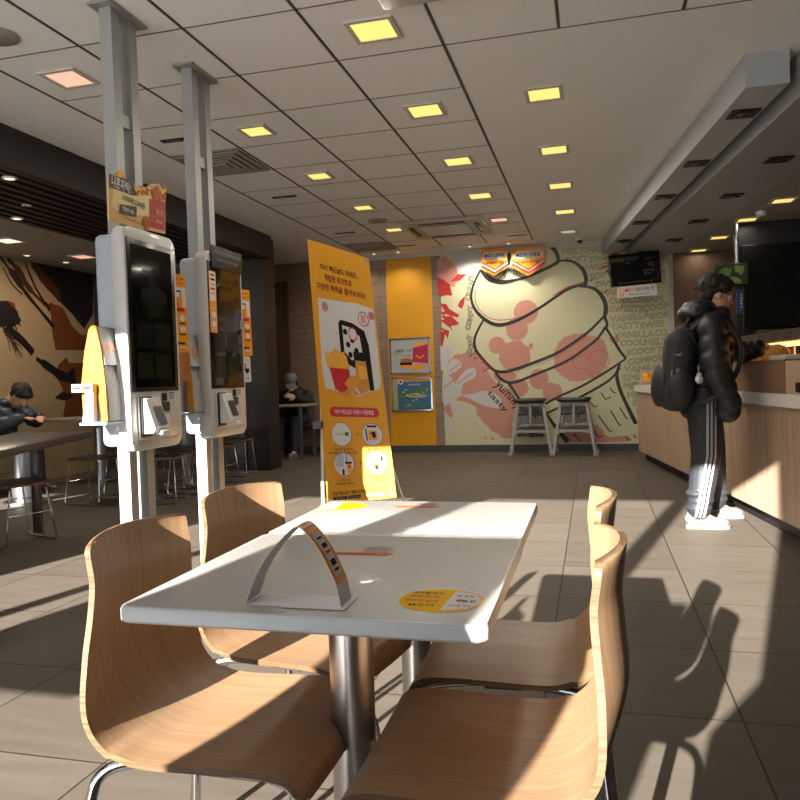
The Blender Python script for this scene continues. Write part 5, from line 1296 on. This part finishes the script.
def shoe(par, ank, toe, name='shoe'):
    ank = V(ank); toe = V(toe); d = V((toe.x-ank.x, toe.y-ank.y, 0)).normalized(); L = .285
    heel = V((ank.x, ank.y, 0))-d*.075; q = Matrix.Translation(heel) @ Matrix.Rotation(math.atan2(d.y, d.x), 4, 'Z')
    ol = [(0, -.03), (.02, -.04), (.10, -.038), (.17, -.046), (.23, -.044), (.27, -.026), (.285, 0), (.27, .028), (.22, .045), (.16, .044), (.09, .036), (.02, .037), (0, .028)]
    e = [((0, 0, 0), (.085, .038, .045), q @ Matrix.Translation((.075, 0, .065))), ((0, 0, 0), (.10, .043, .034), q @ Matrix.Translation((.175, 0, .045))), ((0, 0, 0), (.055, .040, .028), q @ Matrix.Translation((.225, 0, .040))), ((0, 0, 0), (.045, .036, .06), q @ Matrix.Translation((.045, 0, .07)))]
    sh = blob(name, [], e, m_shoe, par, .007, 3)
    sp = spline([(a, b) for a, b in ol]+[ol[0]], 3)[:-1]
    G().prism(sp, 0, .028, M=q).build('sole', m_shoe, sh)
    g = G()
    for i in range(4): x = .115+i*.022; g.tube([(x, -.030, .078-i*.006), (x+.006, 0, .089-i*.007), (x, .030, .078-i*.006)], .004, 6, M=q)
    g.build('laces', m_stripe, sh)
    g = G()
    for i in range(3): x = .09+i*.024; g.box((x, -.047, .03), (x+.009, -.040, .07), M=q)
    g.build('side_stripes', m_shg, sh)
    return sh

# ---- standing customer
t = thing('person', 'person standing at the counter in black puffer jacket and striped track pants', 'person', (.79, 5.58, 0))
hc = (.060, .005, 1.597); fw = (1, .10, -.22)
hcaps, hells, fr = head_shapes(hc, fw, (0, 0, 1)); f, u, l = fr
J = dict(neck=V((.03, 0, 1.44)), ch=V((-.01, 0, 1.25)), pel=V((-.05, 0, .93)), rs=V((-.01, -.185, 1.38)), re=V((.0, -.27, 1.08)), rw=V((.10, -.225, .82)), ls=V((.02, .185, 1.38)), le=V((.215, .245, 1.185)), lw=V((.40, .17, 1.225)),
         rh=V((-.05, -.095, .90)), rk=V((-.055, -.17, .50)), ra=V((-.125, -.21, .10)), lh=V((-.04, .095, .90)), lk=V((.02, .15, .50)), la=V((.035, .18, .10)))
caps = [(J['neck']-V((0, 0, .06)), .062, V(hc)-u*.06-f*.015, .054), (J['ch'], .13, J['neck']-V((0, 0, .06)), .085), (J['pel'], .125, J['ch'], .13), (J['ls'], .06, J['rs'], .06),
        (J['rs'], .052, J['re'], .040), (J['re'], .040, J['rw'], .028), (J['ls'], .052, J['le'], .040), (J['le'], .040, J['lw'], .028),
        (J['rh'], .085, J['rk'], .055), (J['rk'], .055, J['ra'], .038), (J['lh'], .085, J['lk'], .055), (J['lk'], .055, J['la'], .038),
        (J['ra'], .036, J['ra']+V((.12, 0, -.055)), .024), (J['la'], .036, J['la']+V((.12, 0, -.055)), .024)]
caps += hcaps
caps += hand_caps(J['lw'], (1, -.12, .10), (0, 0, -1), 1, .95) + hand_caps(J['rw']+V((-.02, .04, .02)), (-.1, .8, -.25), (1, 0, 0), 1, .6)
blob('body', caps, hells, m_skin, t, .0065, 3)
for s in (-1, 1):
    e = V(hc)+f*.086+l*s*.031+u*.006
    ey = G().sphere(e, .0105, 12).build('eye', mat('eye_white', srgb(225,220,214), .2), t); G().sphere(e+f*.006, .0062, 10).build('iris', m_glass, ey)
G().tube([V(hc)+f*.092-u*.062+l*.02, V(hc)+f*.098-u*.061, V(hc)+f*.092-u*.062-l*.02], .0042, 8).build('mouth', m_lip, t)
hair_cap('hair', t, hc, fr, m_hair, vol=1.14)
g = G()
for s in (-1, 1):
    c = V(hc)+f*.104+l*s*.033+u*.006
    g.tube([c+(l*cos(a)*.024+u*sin(a)*.018) for a in [2*pi*i/18 for i in range(18)]], .0022, 6, closed=True); g.tube([c+l*s*.024, V(hc)+f*.01+l*s*.081+u*.008], .002, 6)
g.tube([V(hc)+f*.106+l*.010+u*.008, V(hc)+f*.106-l*.010+u*.008], .002, 6); g.build('glasses', m_glass, t)
# puffer jacket
e = []
for i in range(7):
    z = .79+i*.099; q = i/6; e.append(((-.035+.045*q, 0, z), (.168-.012*q, .220-.010*q, .084)))
e += [((.02, 0, 1.43), (.12, .20, .06)), ((-.085, 0, 1.47), (.125, .165, .075)), ((-.065, 0, 1.515), (.115, .145, .06)), ((.075, 0, 1.455), (.07, .10, .07))]
e += [((.08, -.21, .80), (.085, .07, .085))]
e += quilt(J['rs']+V((0, -.02, .02)), .098, J['re']+V((0, -.01, 0)), .100, 3)+quilt(J['re']+V((0, -.01, 0)), .098, J['rw'], .078, 3)+quilt(J['ls']+V((0, .02, .02)), .10, J['le'], .092, 4)+quilt(J['le'], .09, J['lw']-V((.02, 0, 0)), .064, 4)
blob('jacket', [], e, m_jk, t, .0085, 2)
# track pants
e = [((-.055, 0, .86), (.155, .185, .14))]
cp = [(J['rh']+V((0, 0, -.02)), .128, J['rk'], .100), (J['rk'], .100, J['ra']+V((.012, 0, .03)), .078), (J['lh']+V((0, 0, -.02)), .128, J['lk'], .100), (J['lk'], .100, J['la']+V((.012, 0, .03)), .078)]
for a in ('ra', 'la'):
    for k in range(3): e.append((J[a]+V((.012+.012*(k % 2), 0, .04+.05*k)), (.088, .084, .032)))
tr = blob('track_pants', cp, e, m_tr, t, .0085, 3)
bvh = BVHTree.FromPolygons([v.co for v in tr.data.vertices], [p.vertices for p in tr.data.polygons])
for k in range(3):
    vs = []; n = 30
    for i in range(n+1):
        q = i/n; z = .88-q*.80
        x0 = (J['rh'].lerp(J['rk'], (0.9-z)/.4) if z > .5 else J['rk'].lerp(J['ra'], (.5-z)/.4)).x+.03-.02*q+(k-1)*.026
        for dx in (-.0075, .0075):
            hit = bvh.ray_cast(V((x0+dx, -1, z)), V((0, 1, 0)))[0]
            vs.append((hit if hit else V((x0+dx, -.28, z)))+V((0, -.0025, 0)))
    g = G().add(vs, [(2*i, 2*i+1, 2*i+3, 2*i+2) for i in range(n)])
    g.build('side_stripe', m_stripe, tr, fix=False)
shoe(t, J['ra'], J['ra']+V((1, -.02, 0))); shoe(t, J['la'], J['la']+V((1, .02, 0)))
# jacket logo
p = Print(basis((.03, -.296, 1.33), (1, 0, 0), (0, 0, 1)), .001)
p.rect(-.012, -.01, .012, .012, 0, 1); p.build('sleeve_badge', m_stripe, t, fix=False)
# backpack
bq = Matrix.Translation((.565, 5.50, 1.085)) @ Matrix.Rotation(.10, 4, 'Y')
b = thing('backpack', 'black backpack worn by the standing customer', 'backpack', (.565, 5.50, 1.085))
Rm = Matrix.Rotation(.13, 4, 'Y')
gb = G().rbox((-.10, -.155, -.29), (.115, .155, .29), .085, seg=6, M=Rm)
e = [((.0, 0, -.12), (.14, .165, .16), Rm), ((.02, 0, .12), (.115, .15, .20), Rm)]
bag = blob('bag', [], e, m_bp, b, .010, 3, extra=gb)
blob('front_pocket', [], [((-.085, 0, -.11), (.075, .135, .165), Rm)], m_bp, b, .010, 3)
blob('side_pocket', [], [((.03, -.15, -.13), (.09, .055, .13), Rm)], m_bp, b, .010, 3)
bv = BVHTree.FromPolygons([v.co for v in bag.data.vertices], [p.vertices for p in bag.data.polygons])
def on_bag(pts, r, name, m, par=b):
    out = []
    for x, z in pts:
        h = bv.ray_cast(V((x, -1, z)), V((0, 1, 0)))[0]; out.append((h if h else V((x, -.18, z)))+V((0, -.002, 0)))
    return G().tube(out, r, 6).build(name, m, par)
m_zip = mat('zip_dark', srgb(52,52,54), .4)
on_bag(spline([(.10, -.24), (.13, 0), (.12, .16), (.05, .27)], 6), .004, 'zip', m_zip); on_bag(spline([(-.06, -.2), (-.03, .05), (.0, .18), (.06, .24)], 6), .004, 'zip', m_zip)
G().tube(spline([(.06, -.05, .30), (.08, -.05, .345), (.08, .05, .345), (.06, .05, .30)], 5), .012, 8).build('carry_handle', m_bp, b)
for s in (-1, 1): G().tube(spline([(.09, s*.10, .27), (.20, s*.135, .345), (.30, s*.15, .31), (.385, s*.155, .16), (.36, s*.175, -.02), (.25, s*.20, -.17), (.10, s*.15, -.24)], 6), .017, 8).build('shoulder_strap', m_bp, b)
p = Print(basis((0, -.2, 0), (1, 0, 0), (0, 0, 1)), .001)
def bagtf(c):
    h = bv.ray_cast(V((c[0], -1, c[1])), V((0, 1, 0)))[0]; return c
def mark(body, x, z, h, wd, rot):
    vs, fs, bb = text2d(body); sx = wd/(bb[2]-bb[0]); sy = h/(bb[3]-bb[1]); q = G(); out = []
    for v in vs:
        a = (v[0]-(bb[0]+bb[2])/2)*sx; c = (v[1]-(bb[1]+bb[3])/2)*sy; a, c = a*cos(rot)-c*sin(rot), a*sin(rot)+c*cos(rot)
        hh = bv.ray_cast(V((x+a, -1, z+c)), V((0, 1, 0)))[0]; out.append((hh if hh else V((x+a, -.18, z+c)))+V((0, -.003, 0)))
    return out, fs
g = G()
for args in (('SPORT', -.005, .10, .018, .05, 0), ('ESSENTIAL', -.01, -.06, .022, .13, -pi/2), ('outdoor', -.045, -.05, .012, .09, -pi/2)): vs, fs = mark(*args); g.add(vs, fs)
g.build('printed_marks', m_stripe, b, fix=False)
h = bv.ray_cast(V((.12, -1, -.07)), V((0, 1, 0)))[0] or V((.12, -.17, -.07))
k = G().sphere(h+V((.0, -.035, -.0)), (.026, .016, .03), 12).sphere(h+V((.0, -.035, .03)), (.018, .014, .016), 10).build('charm', mat('charm_white', srgb(206,204,200), .6), b); G().tube([h+V((0, -.03, .045)), h+V((-.005, -.01, .09))], .003, 6).build('charm_cord', m_stripe, k)

# ---- customer bent over a table at the left edge
t = thing('person', 'person in navy padded jacket bent over a table at the left edge', 'person', (-6.05, 6.55, 0))
hc = (.22, -.02, 1.02); fw = (.66, -.1, -.78)
hcaps, hells, fr = head_shapes(hc, fw, (.5, 0, .8)); f, u, l = fr
caps = [((-.16, 0, .56), .12, (.0, 0, .90), .125), ((.0, 0, .90), .08, V(hc)-f*.05-u*.05, .055), ((-.02, .17, .88), .055, (-.02, -.17, .88), .055)]
caps += [((-.0, -.18, .88), .05, (.12, -.27, .74), .04), ((.12, -.27, .74), .04, (.32, -.12, .80), .028), ((0, .18, .88), .05, (.14, .26, .74), .04), ((.14, .26, .74), .04, (.32, .12, .80), .028)]
caps += hand_caps((.32, -.12, .80), (.7, .7, -.05), (0, 0, -1), 1, .6)+hand_caps((.32, .12, .80), (.7, -.7, -.05), (0, 0, -1), -1, .6)
for s in (-1, 1): caps += [((-.16, s*.1, .53), .08, (.26, s*.12, .53), .056), ((.26, s*.12, .53), .056, (.30, s*.12, .10), .04), ((.30, s*.12, .09), .035, (.42, s*.12, .04), .026)]
blob('body', caps+hcaps, hells, m_skin, t, .0085, 3)
hair_cap('hair', t, hc, fr, m_hair, vol=1.08, vox=.01)
e = quilt((-.17, 0, .50), .185, (.03, 0, .92), .17, 5)+quilt((0, -.19, .90), .085, (.12, -.28, .74), .085, 3)+quilt((.12, -.28, .74), .085, (.31, -.13, .80), .060, 2)+quilt((0, .19, .90), .085, (.14, .27, .74), .085, 3)+quilt((.14, .27, .74), .085, (.31, .13, .80), .060, 2)+[((.03, 0, .96), (.11, .14, .06))]
blob('jacket', [], e, m_navy, t, .011, 2)
cp = []
for s in (-1, 1): cp += [((-.17, s*.1, .53), .10, (.26, s*.12, .53), .078), ((.26, s*.12, .53), .078, (.30, s*.12, .12), .058)]
blob('trousers', cp, [], m_jean, t, .011, 3)
for s in (-1, 1): shoe(t, (.30, s*.12, .1), (1.3, s*.12, 0))
st = dup(s0, (-6.20, 6.55, 0), .0, 'wire-legged stool under the person at the left edge')

# ---- capped customer in the rear corner
t = thing('person', 'person in grey cap and dark coat at the rear corner table', 'person', (-4.26, 10.22, 0), -pi/2)
hc = (.16, .0, 1.075); fw = (.75, .25, -.62)
hcaps, hells, fr = head_shapes(hc, fw, (.3, 0, .9)); f, u, l = fr
caps = [((-.06, 0, .52), .11, (0, 0, .90), .115), ((0, 0, .90), .075, V(hc)-u*.06-f*.02, .055), ((0, .16, .90), .05, (0, -.16, .90), .05)]
caps += [((0, -.17, .90), .048, (.10, -.25, .79), .04), ((.10, -.25, .79), .04, (.20, -.05, .90), .028), ((0, .17, .90), .048, (.12, .24, .79), .04), ((.12, .24, .79), .04, (.22, .08, .86), .028)]
caps += hand_caps((.20, -.05, .90), (.5, .4, .5), (0, 1, 0), 1, .7)+hand_caps((.22, .08, .86), (.6, -.5, .2), (0, -1, 0), -1, .7)
for s in (-1, 1): caps += [((-.06, s*.1, .52), .08, (.36, s*.11, .52), .056), ((.36, s*.11, .52), .056, (.40, s*.11, .10), .04), ((.40, s*.11, .09), .035, (.52, s*.11, .04), .026)]
blob('body', caps+hcaps, hells, m_skin, t, .0085, 3)
Rm = Matrix(((f.x, l.x, u.x, 0), (f.y, l.y, u.y, 0), (f.z, l.z, u.z, 0), (0, 0, 0, 1))); E = lambda a, b_, z, r: ((0, 0, 0), r, Matrix.Translation(V(hc)+f*a+l*b_+u*z) @ Rm)
blob('hair', [], [E(-.04, 0, .01, (.082, .088, .085)), E(.0, .078, -.02, (.045, .016, .06)), E(.0, -.078, -.02, (.045, .016, .06))], m_hair, t, .01, 2)
cap_ = blob('cap', [], [E(-.012, 0, .065, (.112, .095, .078)), E(-.03, 0, .045, (.10, .094, .05))], m_cap, t, .008, 3)
G().sphere((0, 0, 0), (.075, .075, .008), 18, M=Matrix.Translation(V(hc)+f*.12+u*.045) @ Rm @ Matrix.Rotation(.2, 4, 'Y')).build('peak', m_cap, cap_)
blob('coat', [((-.06, 0, .48), .17, (0, 0, .86), .165), ((0, -.17, .88), .085, (.10, -.26, .79), .075), ((.10, -.26, .79), .075, (.18, -.08, .885), .05), ((0, .17, .88), .085, (.12, .25, .79), .075), ((.12, .25, .79), .075, (.20, .10, .855), .05)], [((0, 0, .93), (.12, .17, .07))], m_dkc, t, .011, 3)
cp = []
for s in (-1, 1): cp += [((-.06, s*.1, .53), .098, (.36, s*.11, .53), .075), ((.36, s*.11, .53), .075, (.40, s*.11, .12), .056)]
blob('trousers', cp, [], m_jean, t, .011, 3)
for s in (-1, 1): shoe(t, (.40, s*.11, .1), (1.4, s*.11, 0))
# ================================================================== LIGHT AND CAMERA
sd = V((.245, 1, -.368)).normalized()
L = bpy.data.lights.new('sun', 'SUN'); L.energy = SUN; L.angle = radians(.53); L.color = (1, .96, .90)
o = bpy.data.objects.new('sun', L); COL.objects.link(o); o.rotation_euler = sd.to_track_quat('-Z', 'Y').to_euler(); o.location = (-4, -12, 6)
wd = bpy.data.worlds.new('world'); S.world = wd; wd.use_nodes = True
bg = wd.node_tree.nodes['Background']; bg.inputs[0].default_value = (.72, .84, 1, 1); bg.inputs[1].default_value = SKY
# the light given by the ceiling lamps
def lamp_light(x, y, z, e, c=(1, .92, .78), size=.18):
    a = bpy.data.lights.new('lamp_light', 'AREA'); a.energy = e; a.color = c; a.shape = 'SQUARE'; a.size = size
    o = bpy.data.objects.new('lamp_light', a); COL.objects.link(o); o.location = (x, y, z-.02)
for y in (3.69, 4.89, 6.12, 7.36): lamp_light(-1.04, y, CZ, LAMP)
for y in (4.88, 6.12, 7.4, 8.63): lamp_light(-2.263, y, CZ, LAMP)
for y in (4.87, 6.1, 7.27, 8.45): lamp_light(-.26, y, CZ, LAMP*(1.6 if y > 7 else 1))
lamp_light(-2.868, 3.7, CZ, LAMP*.5, (1, .6, .45)); lamp_light(-1.0, 8.57, CZ, LAMP*.5, (1, .6, .45))
for x, y in ((1.736, 7.58), (1.58, 8.40), (1.463, 9.40), (1.359, 10.3)): lamp_light(x, y, 2.61, LAMP*.15)
lamp_light(-5.66, 6.27, LZ, 7, (1, .93, .7)); lamp_light(-5.62, 7.35, LZ, 2.5, (1, .6, .45))
for x in (-1.60, -1.07, -2.62, -3.35):
    a = bpy.data.lights.new('spot_light', 'SPOT'); a.energy = WASH*(1 if x > -2 else .35); a.color = (1, .93, .8); a.spot_size = radians(140); a.spot_blend = .9; a.shadow_soft_size = .03
    o = bpy.data.objects.new('spot_light', a); COL.objects.link(o); o.location = (x, 10.18, CZ-.03)
cd = bpy.data.cameras.new('camera'); cam = bpy.data.objects.new('camera', cd); COL.objects.link(cam)
cd.sensor_fit = 'HORIZONTAL'; cd.sensor_width = 36; cd.lens = 36*FPX/800; cd.clip_start = .05
Mc = Matrix(((_r.x, _u.x, -_f.x, 0), (_r.y, _u.y, -_f.y, 0), (_r.z, _u.z, -_f.z, EYE), (0, 0, 0, 1)))
cam.matrix_world = Mc; S.camera = cam
S.view_settings.view_transform = 'Standard'; S.view_settings.look = 'None'; S.view_settings.gamma = 1; S.view_settings.use_curve_mapping = False
S.view_settings.exposure = EXPO
S.cycles.max_bounces = 10; S.cycles.diffuse_bounces = 6; S.cycles.caustics_reflective = False; S.cycles.caustics_refractive = False
S.cycles.sample_clamp_indirect = 6; S.cycles.use_denoising = True
